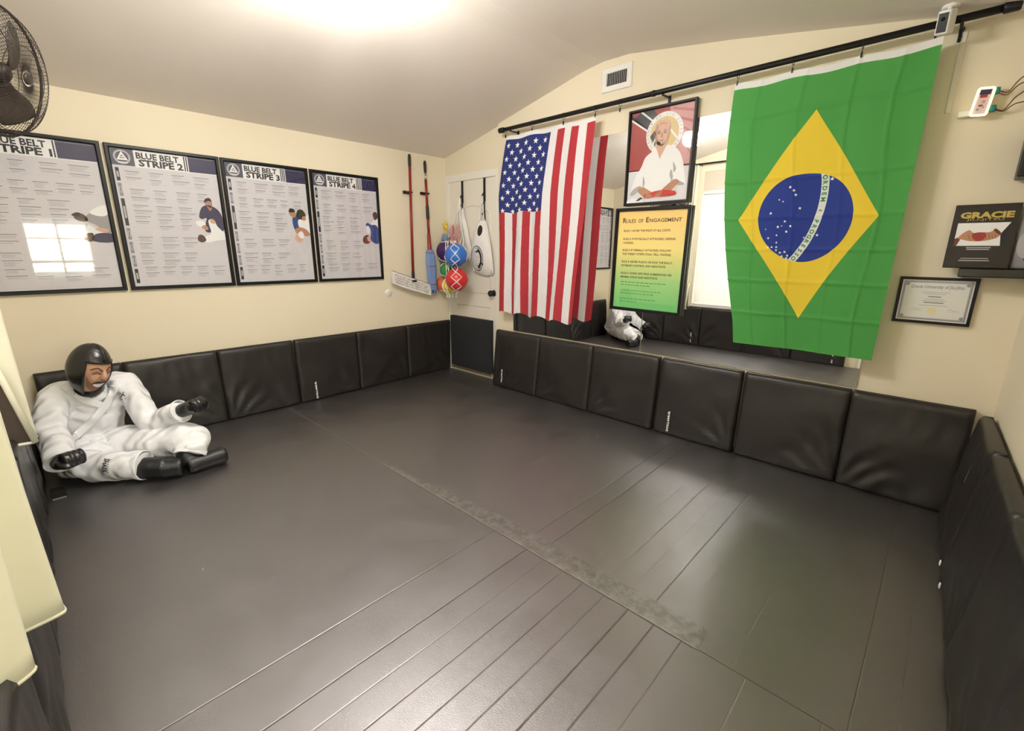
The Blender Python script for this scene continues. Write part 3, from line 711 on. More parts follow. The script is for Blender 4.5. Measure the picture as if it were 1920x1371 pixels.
# forearms, hands, red belt
Q([(.18,.14),(.26,.175),(.38,.13),(.46,.09),(.44,.05),(.34,.045),(.25,.085)], SKINP, 19, 3); Q([(.86,.20),(.78,.225),(.60,.13),(.53,.09),(.54,.05),(.66,.06),(.78,.13)], SKINP, 19, 3)
Q([(.30,.085),(.32,.045),(.52,.05),(.80,.055),(.81,.10),(.62,.12),(.48,.115),(.40,.10)], mat('bright red belt ink', (.55,.04,.03)), 20, 3)
for k in range(4):
    p.line([(.37*W+.011*k, .105*H-.007*k), (.33*W+.011*k, .050*H)], .009, SKINP, 21); p.line([(.60*W-.010*k, .12*H-.006*k), (.56*W-.011*k, .055*H)], .009, SKINP, 21)
Q([(.0,.03),(.10,.06),(.2,.04),(.3,.03),(.3,.0),(0,0)], INKW, 20); Q([(.16,.02),(.24,.06),(.28,.05),(.22,.02)], INK, 21)
p.build('portrait_print', p.t)

# certificate
p = frame('framed_certificate', (3.709, -0.003, 0.928), (1, 0, 0), (0, 0, 1), (0, -1, 0), 0.289, 0.227, 0.013, 0.018,
          'small black-framed certificate on the right end of the mirror wall', 'certificate', paper=mat('certificate paper', (.80,.80,.76)))
W, H = p.W, p.H
for q, m in ((.006, INKG), (.011, INKL), (.015, mat('certificate paper', (.8,.8,.76)))):
    p.rect(q, q, W-q, H-q, m, 1+int(q*1000/5))
for sx in (0.02, W-.02):
    for sy in (0.02, H-.02): p.disc(sx, sy, .010, INKL, 5); p.disc(sx, sy, .006, INKG, 6)
p.text('Gracie University of Jiu-Jitsu', W/2, H*.80, .016, INKG, width=W*.74, align='c', bold=.015, shear=.15, layer=6)
for vv, ww in ((.70,.40), (.66,.30), (.53,.28), (.49,.34), (.38,.40)): p.rect(W*(.5-ww/2), H*vv, W*(.5+ww/2), H*vv+.0016, INKG, 6)
p.rect(W*.41, H*.585, W*.59, H*.585+.005, INKG, 6); p.rect(W*.36, H*.44, W*.64, H*.44+.005, INKG, 6)
p.disc(W/2, H*.26, .017, mat('pale gold seal', (.80,.74,.42)), 6, n=20); 
for a in (.2, .72): p.rect(W*a, H*.25, W*(a+.16), H*.25+.001, INKL, 6); p.line([(W*a, H*.27), (W*(a+.04), H*.31), (W*(a+.07), H*.27), (W*(a+.14), H*.30)], .0012, INKG, 6)
p.build('certificate_print', p.t)

# ================================================================== ROD, RINGS, FLAGS
RY, RZ = -0.10, 2.252
t = thing('curtain_rod', (2.37, RY, RZ), 'long black metal rod with brackets carrying both flags on the mirror wall', 'rod')
MB().tube([(0.955,RY,RZ),(3.87,RY,RZ)], 0.0155, n=16).build('rod', BLACKM, t, smooth=True)
MB().lathe([(0,0),(.019,.001),(.0215,.006),(.0215,.05),(.018,.054),(0,.055)], (0.965,RY,RZ), (-1,0,0), 20).build('end_cap', BLACKM, t, smooth=True)
MB().lathe([(0,0),(.019,.001),(.0215,.006),(.0215,.05),(.018,.054),(0,.055)], (3.86,RY,RZ), (1,0,0), 20).build('end_cap', BLACKM, t, smooth=True)
MB().lathe([(.0155,0),(.0185,.001),(.0185,.02),(.0155,.021)], (2.30,RY,RZ), (1,0,0), 20).build('joint_sleeve', BLACKM, t, smooth=True)
for x in (1.04, 2.375, 3.74):
    b = MB(); b.box((x-.006,RY-.004,RZ-.024),(x+.006,-.0,RZ-.016)); b.box((x-.009,-.006,RZ-.062),(x+.009,-.0,RZ-.005)); b.tube([(x,RY-.02,RZ-.005),(x,RY-.014,RZ-.018),(x,RY,RZ-.022),(x,RY+.014,RZ-.018)], .004, n=8)
    b.tube([(x,-.006,RZ-.045),(x,-.012,RZ-.045)], .0045, n=8); b.build('bracket', BLACKM, t)
def ring_at(x):
    m = MB(); m.tube([(0, .021*math.cos(a*PI/10), .021*math.sin(a*PI/10)-0.004) for a in range(20)], .0018, n=6, closed=True)
    m.tube([(0,0,-.025),(0,-.001,-.04)], .0015, n=6); m.box((-.004,-.004,-.062),(.004,.003,-.038))
    return m
r0 = None
ring_label = {0.985: 'leftmost black clip ring over the blue corner of the striped flag', 1.28: 'second black clip ring over the striped flag', 1.59: 'third black clip ring over the striped flag', 1.872: 'fourth black clip ring at the right corner of the striped flag',
              2.07: 'empty black ring on the rod just left of the portrait', 2.825: 'black clip ring at the left corner of the green flag', 3.10: 'black clip ring second from the left on the green flag', 3.395: 'black clip ring third from the left on the green flag', 3.66: 'black clip ring at the right corner of the green flag'}
for x, lb in ring_label.items():
    if r0 is None:
        r0 = ring_at(0).build('clip_ring', BLACKM, smooth=False); o = r0
    else: o = r0.copy(); COL.objects.link(o)
    o.location = (x, RY, RZ-.002); tag(o, lb, 'curtain ring', 'clip rings on the flag rod')
FY = RY-0.001; FT = RZ-.055
def us_pos(u, v, l=0.0):
    left = 1.005-0.10*min(1, v/0.32)**0.8+0.015*v
    right = 1.882-0.02*min(1, v/.15)-0.085*max(0, (v-.15)/.85)
    x = left+(right-left)*u
    z = FT-1.475*v-0.012*math.sin(u*3*PI)**2*(1-v)*0.8-0.030*max(0, u-.3)*v+0.012*v*math.sin(u*26)
    A = 0.003+0.014*v; uc = max(0, (u-.72)/.28)
    y = FY-A*math.sin(u*25+2.2*v*math.sin(u*3))-0.006*math.sin(u*9+v*7)-0.012*v*math.sin(PI*u)-0.050*v*uc
    x += -0.020*v*math.sin(u*25+1.2)*0.5
    y -= 0.0025*sum(math.exp(-((v-c)/0.008)**2) for c in (.25, .5, .625, .75, .875))
    return Vector((x, y-l, z))
m = MB(); m.grid(lambda u, v: us_pos(u, v), 110, 90)
st = Print(lambda u, v, l: us_pos(u, v, 0.0015), [USF, INKW])
st.mb = m
cw, ch_ = 7/13, 0.385
for r in range(11):
    n = 5 if r % 2 == 0 else 4
    for c in range(n):
        u = cw*(c+0.5+(0.5 if n == 4 else 0))/5; v = 0.045+ch_*(r+.2)/11*1.0
        pts = star_pts(0, 0, 1)
        st.flat([(u+a*0.0285, v-b*0.0170) for a, b in pts]+[(u, v)], [(10, i, (i+1) % 10) for i in range(10)], INKW)
ob = m.build('striped_flag', [USF, INKW], origin=(1.45, RY, FT), smooth=True, fix=False)
tag(ob, 'red, white and blue striped flag with stars hanging from the left of the rod', 'flag')
def br_pos(u, v, l=0.0):
    left = 2.815+0.17*v**1.3-0.05*math.sin(PI*min(1, v*1.1))*0.8
    right = 3.690-0.02*v
    x = left+(right-left)*u
    z = FT-1.470*v-0.010*math.sin(u*3*PI)**2*(1-v)+0.012*u*0
    y = FY-0.003*math.sin(u*17+3*v)-(0.004+0.010*v)*math.sin(u*7+1.5*v)-0.010*v
    y -= 0.006*sum(math.exp(-((v-c)/0.006)**2) for c in (.13, .36, .5, .62, .74, .87))+0.006*sum(math.exp(-((u-c+.02*math.sin(v*9))/0.010)**2) for c in (.16, .41, .66, .86))
    y += -0.035*max(0, (u-.9)/.1)**2*(1-v)*0.3
    return Vector((x, y-l, z))
m = MB(); m.grid(lambda u, v: br_pos(u, v), 120, 200)
inv = lambda X, Y: (X/0.87+0.49, Y/1.47+0.506)
st = Print(lambda X, Y, l: br_pos(*inv(X, -Y), 0.0015), [BRF, INKW]); st.mb = m
for X, Y, r in ((.115,.19,.011),(-.075,.165,.009),(-.055,.148,.009),(-.045,.125,.009),(-.125,.10,.006),(-.105,.09,.006),(-.165,.03,.009),(-.02,.055,.009),(-.09,-.015,.008),(-.06,-.04,.009),(-.125,-.045,.009),(-.105,-.04,.005),(-.08,-.07,.009),
                (.01,-.10,.006),(.075,-.09,.009),(-.19,-.055,.005),(-.175,-.105,.008),(-.13,-.09,.007),(-.13,-.13,.007),(-.175,-.155,.007),(-.155,-.155,.007),(-.13,-.155,.007),(-.13,-.172,.008),(-.11,-.185,.009),(-.085,-.18,.009),(-.07,-.20,.008),(-.10,-.205,.008),(-.075,-.215,.009)):
    pts = star_pts(0, 0, 1); st.flat([(X+a*r, Y+b*r) for a, b in pts]+[(X, Y)], [(10, i, (i+1) % 10) for i in range(10)], INKW)
GT = mat('green motto ink', (.02,.22,.07), rough=.7)
motto = 'ORDEM E PROGRESSO'
vsum = 0; a_top, a_bot = 0.150, -0.715
for k, c in enumerate(motto):
    if c == ' ': continue
    a = a_top+(a_bot-a_top)*(k+.5)/len(motto); R = 0.548; X0, Y0 = -0.46+R*math.cos(a), 0.135+R*math.sin(a)
    sc = 0.014 if (c == 'E' and k == 6) else 0.022
    # letters read downwards, their tops to the right
    st.text(c, X0-sc/2*math.cos(a), Y0-sc/2*math.sin(a), sc, GT, rot=a-PI/2, align='c', bold=.03)
ob = m.build('green_flag', st.mats, origin=(3.25, RY, FT), smooth=True, fix=False)
tag(ob, 'green flag with yellow diamond and starry blue globe hanging from the right of the rod', 'flag')

# ================================================================== VENT, CAMERA, DEVICE, SHELF
t = thing('air_vent', (1.975, 0, 2.44), 'white slatted air vent high on the mirror wall under the ceiling', 'vent')
m = MB(); x0, x1, z0, z1 = 1.855, 2.092, 2.362, 2.515
q_ = [[(x0,0,z0),(x1,0,z0),(x1,0,z1),(x0,0,z1)], [(x0,-.009,z0),(x1,-.009,z0),(x1,-.009,z1),(x0,-.009,z1)], [(x0+.004,-.013,z0+.004),(x1-.004,-.013,z0+.004),(x1-.004,-.013,z1-.004),(x0+.004,-.013,z1-.004)], [(x0+.036,-.012,z0+.036),(x1-.036,-.012,z0+.036),(x1-.036,-.012,z1-.036),(x0+.036,-.012,z1-.036)], [(x0+.036,-.002,z0+.036),(x1-.036,-.002,z0+.036),(x1-.036,-.002,z1-.036),(x0+.036,-.002,z1-.036)]]
m.add([p_ for r_ in q_ for p_ in r_], [(i*4+j, i*4+(j+1)%4, (i+1)*4+(j+1)%4, (i+1)*4+j) for i in range(4) for j in range(4)]); m.build('vent_frame', WHITE, t)
MB().box((x0+.03,-.003,z0+.03),(x1-.03,-.001,z1-.03)).build('duct_back', INK, t)
for k in range(12):
    x = x0+.042+k*.0139; Mx = Matrix.Translation((x, -.007, 2.4385)) @ Matrix.Rotation(.6, 4, 'Z'); MB().box((-.001,-.006,-.042),(.001,.006,.042), M=Mx).build('slat', WHITE, t)
t = thing('security_camera', (3.70, -.13, 2.30), 'white security camera with black front beside the right end of the rod', 'camera')
Mc = Matrix.Translation((3.690,-.165,2.232)) @ Matrix.Rotation(-.35, 4, 'Z') @ Matrix.Rotation(.25, 4, 'X') @ Matrix.Rotation(.12, 4, 'Y')
bev(MB().box((-.024,-.028,-.045),(.024,.028,.045), M=Mc).build('body', WHITE, t), .008, 4)
MB().box((-.017,-.0295,-.036),(.017,-.027,.034), M=Mc).build('front_face', BLACK, t)
MB().lathe([(0,0),(.007,.0),(.007,.003),(0,.0035)], Mc @ Vector((0,-.0295,.012)), Mc.to_3x3() @ Vector((0,-1,0)), 16).build('lens', BLACK, t, smooth=True)
MB().tube([Mc @ Vector((0,.01,.045)), (3.695,-.14,2.295)], .009, n=12).lathe([(0,0),(.03,0),(.032,-.008),(.02,-.014),(0,-.015)], (3.695,-.14,zc(3.695)-.001), (0,0,1), 24).build('mount', WHITE, t, smooth=True)
MB().tube(catmull([(3.70,-.13,2.25),(3.73,-.09,2.24),(3.745,-.04,2.26),(3.76,-.006,2.29)]), .0025, n=6).build('cable', WHITE, t)
# added pale strip standing in for a lit patch of wall right of the flag
tag(bev(MB().box((3.742,-.006,1.90),(3.762,0,2.235)).build('lit_wall_strip', mat('lit wall tone', (.80,.74,.63), rough=.5)), .002), 'pale vertical strip standing in for a lit patch of wall beside the green flag', 'painted light patch')
# glowing device
t = thing('lit_phone_holder', (3.86, 0, 1.87), 'small glowing-edged screen device with teal clips and cords at the right edge', 'device')
Md = Matrix.Translation((3.862,-.045,1.915)) @ Matrix.Rotation(.10, 4, 'Y')
bev(MB().box((-.027,-.006,-.056),(.027,.006,.056), M=Md).build('body', WHITE, t), .005, 3)
pts = []
for cxx, czz, a0 in ((.018,.046,0), (-.018,.046,1), (-.018,-.046,2), (.018,-.046,3)):
    for k in range(5): a = (a0+k/4)*PI/2; pts.append(Md @ Vector((cxx+.008*math.cos(a), -.0075, czz+.008*math.sin(a))))
MB().tube(pts, .0035, n=8, closed=True).build('light_ring', mat('warm light ring', (1.0,.80,.30), emit=3.5), t, smooth=True)
s = plane_surf(Md @ Vector((-.020,-.0065,-.05)), Md.to_3x3() @ Vector((1,0,0)), Md.to_3x3() @ Vector((0,0,1)), Md.to_3x3() @ Vector((0,-1,0)))
p = Print(s, [INKW]); p.rect(0, 0, .04, .1, mat('pinkish screen print', (.72,.58,.60)), 1); p.rect(.002, .078, .038, .098, NAVY, 2); p.rect(.006,.066,.03,.078,RED,3); p.disc(.024,.05,.006,PINK,2); p.disc(.018,.035,.008,RED,2,ry=.004); p.disc(.012,.02,.004,INKG,2); p.disc(.028,.028,.003,INKG,2); p.build('screen_print', t)
TEAL = mat('teal plastic', (.0,.16,.20), rough=.4)
for z in (1.955, 1.885):
    bev(MB().box((3.890,-.045,z-.013),(3.910,-.022,z+.013)).build('teal_clip', TEAL, t), .005, 3)
bev(MB().box((3.790,-.03,1.868),(3.835,-.002,1.892)).tube([(3.83,-.02,1.885),(3.845,-.03,1.895)],.008).build('bracket', WHITE, t), .006, 3)
for k, (z, e) in enumerate(((1.955, 2.02), (1.945, 1.985), (1.885, 1.955), (1.880, 1.90))):
    MB().tube(catmull([(3.905,-.034,z),(3.935,-.035,z-.012),(3.965,-.04,(z+e)/2),(4.02,-.03,e),(4.12,-.02,e+.03)]), .0022, n=6).build('cord', DARKRED, t, smooth=True)
# floating shelf
t = tag(bev(MB().box((3.915,-.125,1.165),(4.155,-.001,1.203)).build('floating_shelf', mat('glossy black shelf', (.012,.011,.011), rough=.12), origin=(4.03,-.06,1.184)), .004, 3), 'short glossy black floating shelf in the right corner carrying a book', 'shelf')
# book leaning against the wall
Mb = Matrix.Translation((3.856,-.062,1.2045)) @ Matrix.Rotation(-.13, 4, 'X')
t = thing('book', (3.95,-.06,1.205), 'black book with gold title and two clasped hands on its cover, standing on the shelf', 'book')
BW, BH = .212, .282
bev(MB().box((0,-.013,0),(BW,-.0105,BH), M=Mb).box((0,.0105,0),(BW,.013,BH), M=Mb).box((0,-.013,0),(.003,.013,BH), M=Mb).build('cover', mat('black book cover', (.018,.014,.012), rough=.35), t), .0008)
MB().box((.003,-.0105,.003),(BW-.003,.0105,BH-.003), M=Mb).build('pages', mat('page edges', (.62,.52,.22), rough=.7), t)
s = plane_surf(Mb @ Vector((0,-.0132,0)), Mb.to_3x3() @ Vector((1,0,0)), Mb.to_3x3() @ Vector((0,0,1)), Mb.to_3x3() @ Vector((0,-1,0)))
p = Print(s, [GOLD]); p.text('GRACIE', .022, .222, .026, GOLD, width=.172, bold=.05); p.text('JIU-JITSU', .045, .210, .009, GOLD, width=.12)
p.rect(.020, .098, .190, .200, INKW, 1); p.poly([(.02,.098),(.02,.13),(.045,.145),(.03,.098)], DARKRED, 2); p.poly([(.19,.2),(.165,.15),(.172,.098),(.19,.098)], INK, 2)
p.poly([(.03,.135),(.06,.168),(.08,.155),(.11,.158),(.13,.158),(.15,.170),(.168,.150),(.15,.130),(.12,.120),(.08,.118),(.05,.125)], SKINP, 3, smooth=4)
p.poly([(.075,.15),(.10,.158),(.12,.15),(.115,.125),(.09,.12)], RED, 4, smooth=3); p.poly([(.14,.168),(.15,.172),(.168,.15),(.158,.148)], DARKRED, 4, smooth=2)
for k in range(4): p.line([(.062+.012*k, .148), (.07+.012*k, .126)], .0012, DARKRED, 5); p.line([(.118+.01*k, .150), (.124+.01*k, .128)], .0012, DARKRED, 5)
p.rect(.065,.088,.145,.092,INKL,1); p.rect(.068,.080,.142,.084,INKL,1); p.rect(.05,.030,.15,.034,INKL,1); p.rect(.055,.040,.145,.043,INKL,1)
p.build('cover_print', t)
t = thing('grey_photo_block', (4.11,-.05,1.204), 'grey photograph standing at the right end of the black shelf beside the book', 'photograph')
bev(MB().box((4.075,-.05,1.204),(4.15,-.035,1.47)).build('board', mat('grey board', (.10,.095,.09), rough=.5), t))
p = Print(plane_surf((4.08,-.0505,1.21),(1,0,0),(0,0,1),(0,-1,0)), [INKG]); p.rect(0,0,.065,.25,INKG,1); p.disc(.03,.10,.03,INKL,2,ry=.06); p.disc(.05,.04,.02,INK,2); p.build('photo_print', t)
t = tag(bev(MB().box((4.02,-.16,1.58),(4.13,-.01,1.78), M=None).build('black_speaker', BLACKM, origin=(4.08,-.08,1.58)), .006, 3), 'dark box hanging above the shelf, cut by the right edge', 'speaker')

# ================================================================== LEFT WALL ITEMS
tag(MB().lathe([(0,.012),(.030,.012),(.033,.009),(.034,0)], (0.0,-.700,.872), (1,0,0), 32).build('round_wall_plate', WHITE, origin=(0,-.7,.872), smooth=True), 'small round white plate on the cream wall left of the mops', 'wall plate')
def holder(y, z, label):
    t = thing('mop_holder', (0, y, z), label, 'holder', 'dark wall clips holding the mops')
    bev(MB().box((0.0,y-.045,z-.012),(.022,y+.045,z+.014)).build('back_plate', mat('dark maroon plastic', (.035,.008,.008), rough=.4), t), .003)
    for s_ in (-1, 1): MB().tube(catmull([(.02,y+s_*.020,z),(.045,y+s_*.026,z),(.066,y+s_*.020,z),(.072,y+s_*.012,z)]), .006, n=8).build('clip_arm', mat('dark maroon plastic', (.035,.008,.008)), t, smooth=True)
holder(-.440, 1.80, 'dark wall clip gripping the flat mop handle, left one'); holder(-.243, 1.807, 'dark wall clip gripping the blue string mop handle, right one')
t = thing('flat_mop', (.05,-.445,.93), 'flat mop with red handle and white patterned pad, hung on the cream wall', 'mop')
P0, P1 = Vector((.048,-.422,2.135)), Vector((.052,-.446,1.00))
q = lambda a: P0.lerp(P1, a)
MB().tube([q(0), q(.02), q(.09), q(.095)], [.010,.015,.014,.011], n=14).build('grip', mat('black rubber', (.02,.018,.015), rough=.6), t, smooth=True)
MB().tube([q(.09), q(.955)], .0125, n=14).build('handle', MOPRED, t, smooth=True)
MB().tube([q(.94), q(.975), q(1.02)], [.014,.016,.012], n=14).box((.035,-.47,.965),(.075,-.42,.985)).build('joint', mat('black rubber', (.02,.018,.015)), t, smooth=True)
def mp(u, v):   # pad: u along, v up
    a = Vector((.055,-.682,.960)).lerp(Vector((.070,-.255,.825)), u); b = Vector((.045,-.680,1.078)).lerp(Vector((.060,-.258,.932)), u)
    p = a.lerp(b, v); p.x += .006*math.sin(u*26)*(1 if v < .1 or v > .9 else .3)+.004*noise.noise(Vector((u*8, v*3, 0)))
    p.z -= .008*math.sin(PI*u)*(1-v); return p
m = MB(); m.grid(lambda u, v: mp(u, v)+Vector((.012,0,0)), 40, 10, uv=False); m.grid(lambda u, v: mp(u, v)-Vector((.012,0,0)), 40, 10, uv=False)
ed = [(i/40, 0) for i in range(41)]+[(1, j/10) for j in range(1, 11)]+[(1-i/40, 1) for i in range(1, 41)]+[(0, 1-j/10) for j in range(1, 10)]
vs = [mp(u, v)+Vector((s_*.012,0,0)) for u, v in ed for s_ in (1, 0.0, -1)]
n = len(ed); m.add(vs, [(3*i+k, 3*((i+1)%n)+k, 3*((i+1)%n)+k+1, 3*i+k+1) for i in range(n) for k in (0, 1)])
padm = m.build('mop_pad', mat('white mop pad', (.80,.77,.74), rough=.9, bump=.6, bscale=120, bdist=.004), t, smooth=True)
p = Print(lambda u, v, l: mp(u, v)+Vector((.0135,0,0)), [INK])
for k in range(4):
    vv = .22+.19*k; pts = [(.05+.9*i/48, vv+(.045 if i % 2 else -.045)) for i in range(49)]
    for a, b in zip(pts[:-1], pts[1:]):
        if random.random() < .8: p.flat([(a[0],a[1]-.02),(b[0],b[1]-.02),(b[0],b[1]+.02),(a[0],a[1]+.02)], [(0,1,2,3)], DARKRED if k != 1 else INK)
p.build('zigzag_stitching', padm)
m = MB().tube([mp(i/20, 1)+Vector((.003,0,.002)) for i in range(21)], .004, n=6); m.build('pad_edging', mat('dark edging', (.10,.05,.05)), padm, smooth=True)
t = thing('string_mop', (.06,-.23,.85), 'string mop with red handle and light blue cotton head, hung nearest the white door', 'mop')
P0, P1 = Vector((.048,-.250,2.10)), Vector((.055,-.246,1.25)); P1 = Vector((.058,-.238,1.26))
q = lambda a: P0.lerp(P1, a)
MB().tube([q(0), q(.03), q(.12), q(.125)], [.010,.015,.013,.010], n=14).build('grip', mat('black rubber', (.02,.018,.015)), t, smooth=True)
MB().tube([q(.12), q(.22)], .010, n=14).build('steel_tube', mat('brushed steel', (.5,.45,.42), rough=.25, metal=1), t, smooth=True)
MB().tube([q(.20), q(.5)], .0125, n=14).tube([q(.62), q(.80)], .0125, n=14).build('handle', MOPRED, t, smooth=True)
MB().tube([q(.48), q(.5), q(.62), q(.64)], [.012,.016,.016,.012], n=14).build('foam_sleeve', mat('black rubber', (.02,.018,.015)), t, smooth=True)
MB().tube([q(.78), q(.82), q(.98), q(1.03)], [.013,.017,.021,.032], n=16).build('socket', MOPRED, t, smooth=True)
m = MB(); c0 = Vector((.060,-.238,1.275)); BLUEW = mat('light blue cotton', (.22,.33,.62), rough=.95, bump=.5, bscale=200)
for k in range(34):
    a = 2*PI*k/34; rr = .036+.006*random.random(); e = random.uniform(-.02, .02); tw = random.uniform(-.3, .3)
    pts = []
    for z, kr in ((0,.75),(-.05,1.0),(-.14,1.12),(-.25,1.05),(-.33,.95),(-.40+e*.6,1.02),(-.42+e,.8)):
        aa = a+tw*z*3; pts.append(c0+Vector((max(-.05, rr*kr*math.cos(aa)*.9), rr*kr*math.sin(aa)+.022*(-z/.42), z)))
    m.tube(pts, .0058, n=6)
m.tube([c0+Vector((0,.0,-.01)), c0+Vector((0,.01,-.2)), c0+Vector((0,.02,-.38))], [.026,.034,.030], n=14)
hd = m.build('cotton_head', BLUEW, t, smooth=True)
for z, r_ in ((-.03,.040), (-.16,.047), (-.34,.043)):
    MB().tube([c0+Vector((r_*math.cos(a)*.95, r_*math.sin(a)+.022*(-z/.42), z+.003*math.sin(3*a))) for a in [2*PI*i/28 for i in range(28)]], .0035, n=6, closed=True).build('red_band', MOPRED, hd, smooth=True)

# ================================================================== THINGS ON THE DOOR
def door_hook(x, z1, label):
    t = thing('over_door_hook', (x, DY-.01, 1.925), label, 'door hook', 'black strap hooks over the white door')
    m = MB().box((x-.014,DY-.006,1.72),(x+.014,DY-.003,1.927)).box((x-.014,DY-.006,1.924),(x+.014,DY+.030,1.928)); m.build('strap', mat('black webbing', (.012,.016,.015), rough=.8), t)
    m = MB()
    for k in range(3):
        z = 1.80-.085*k; m.tube(catmull([(x-.004,DY-.008,z),(x-.012,DY-.022,z-.022),(x+.002,DY-.034,z-.03),(x+.012,DY-.03,z-.008)]), .0045, n=8)
    m.tube(catmull([(x,DY-.007,1.74),(x+.008,DY-.012,1.65),(x+.012,DY-.01,z1+.05),(x+.018,DY-.018,z1),(x+.024,DY-.022,z1+.025)]), .006, n=8)
    m.build('hooks', BLACKM, t, smooth=True); return t
door_hook(.262, 1.50, 'black strap hook over the white door, holding the ball net'); door_hook(.580, 1.47, 'black strap hook over the white door, holding the cloth bag')
BG = 'rubber balls in the net on the white door'
def shade(n, c): return mat(n, c, rough=.32, spec=.5, coat=.3)
balls = [('purple', (.050,.010,.11), (.150,-.090,1.262), .108, 'purple ball in the hanging net, behind the blue one'), ('blue', (.030,.17,.62), (.440,-.215,1.224), .108, 'bright blue ball in the middle of the hanging net'),
         ('green', (.035,.30,.055), (.165,-.100,1.075), .080, 'green ball in the hanging net, below the purple one'), ('orange', (.80,.16,.05), (.088,-.092,.930), .083, 'orange ball at the bottom left of the hanging net'),
         ('yellow', (.78,.60,.03), (.300,-.170,.930), .086, 'yellow ball at the bottom of the hanging net, between orange and red'), ('red', (.60,.022,.025), (.475,-.240,1.000), .108, 'red ball at the bottom right of the hanging net')]
b0 = None
for nm, c, pos, r_, lb in balls:
    m = MB().ball((0,0,0), r_, nu=32, nv=20); o = m.build('rubber_ball', shade(nm+' rubber', c), origin=(0,0,0), smooth=True); o.location = pos; tag(o, lb, 'ball', BG)
t = thing('ball_net', (.26,-.1,1.8), 'white cord net bag full of coloured balls hanging on the white door', 'net bag')
NETW = mat('white net cord', (.84,.83,.80), rough=.8)
m = MB(); hk = Vector((.272,-.012,1.775))
m.tube(catmull([hk, (.235,-.03,1.62), (.160,-.05,1.46), (.085,-.06,1.35), (.075,-.07,1.30)]), .0045, n=6); m.tube(catmull([hk, (.255,-.03,1.60), (.215,-.05,1.45), (.20,-.09,1.36)]), .0045, n=6)
m.tube(catmull([hk, (.285,-.03,1.62), (.335,-.05,1.48), (.44,-.12,1.38), (.50,-.18,1.31)]), .0045, n=6); m.tube(catmull([hk, (.305,-.03,1.55), (.35,-.06,1.42), (.36,-.10,1.33)]), .004, n=6)
m.build('cord_handle', NETW, t, smooth=True)
cen = [(Vector(b[2]), b[3]) for b in balls]
def hull(a, z):     # outward point of the ball bunch, ray from a central axis
    o = Vector((.300, -.165, z)); d = Vector((math.cos(a), math.sin(a), 0)); best = .05
    for c, r_ in cen:
        oc = o-c; b = oc.dot(d); cc = oc.length_squared-(r_+.003)**2; D = b*b-cc
        if D > 0: best = max(best, -b+math.sqrt(D))
    return o+d*best
zz = [1.36, 1.29, 1.19, 1.12, 1.03, .94, .855, .81]; K = 9
for s_ in (0, 1):
    m = MB()
    for k in range(K):
        pts = []
        for i, z in enumerate(zz):
            a = 2*PI*(k+(.5 if (i+s_) % 2 else 0))/K
            p1 = hull(a, z); p1.y = min(p1.y, .025); p1.x = max(p1.x, .006); pts.append(p1)
        # lay the cords on the bunch between knots
        fine = []
        for i in range(len(pts)-1):
            for q_ in range(4):
                tt = q_/4; a0 = 2*PI*(k+(.5 if (i+s_) % 2 else 0))/K; a1 = 2*PI*(k+(.5 if (i+1+s_) % 2 else 0))/K
                p1 = hull(a0+(a1-a0)*tt, zz[i]+(zz[i+1]-zz[i])*tt); p1.y = min(p1.y, .025); p1.x = max(p1.x, .006); fine.append(p1)
        fine.append(pts[-1]); m.tube(fine, .0042, n=5)
    m.build('net_mesh', NETW, t, smooth=True)
m = MB()
PINKR = mat('pink striped rope', (.72,.30,.30), rough=.8, var=.6, bscale=400)
rnd = random.Random(3)
for k in range(16):
    x = .215+.13*rnd.random(); y = -.07-.06*rnd.random(); pts = [(x, y, 1.52-.03*rnd.random())]
    for j in range(5): pts.append((x+rnd.uniform(-.035, .035), y+rnd.uniform(-.015, .015), pts[-1][2]-.048-rnd.random()*.012))
    m.tube(catmull(pts, 4), .0045, n=6)
tag(m.build('knotted_rope', PINKR, origin=(.28,-.1,1.4), smooth=True), 'tangle of pink and white rope in the net above the balls', 'rope')
m = MB(); s_ = star_pts(0, 0, 1); c = Vector((.115,-.075,1.515)); vs = [c+Vector((a*.045, -.008, b*.05)) for a, b in s_]+[c+Vector((a*.045, .008, b*.05)) for a, b in s_]+[c+Vector((0,-.02,0)), c+Vector((0,.02,0))]
m.add(vs, [(20,i,(i+1)%10) for i in range(10)]+[(21,10+(i+1)%10,10+i) for i in range(10)]+[(i,10+i,10+(i+1)%10,(i+1)%10) for i in range(10)]); m.tube([c+Vector((0,0,-.04)), c+Vector((-.005,.01,-.13))], .008)
tag(bev(m.build('yellow_star_toy', shade('yellow plastic', (.85,.62,.05)), origin=tuple(c)), .003), 'small yellow star-shaped toy sticking out at the top of the net', 'toy')
m = MB().ball((.095,-.07,1.375), (.042,.035,.065)); tag(m.build('blue_cloth', mat('slate blue cloth', (.20,.28,.42), rough=.9, bump=.6, bscale=30, bdist=.01), origin=(.095,-.07,1.37), smooth=True), 'crumpled blue-grey cloth at the left of the ball net', 'cloth')
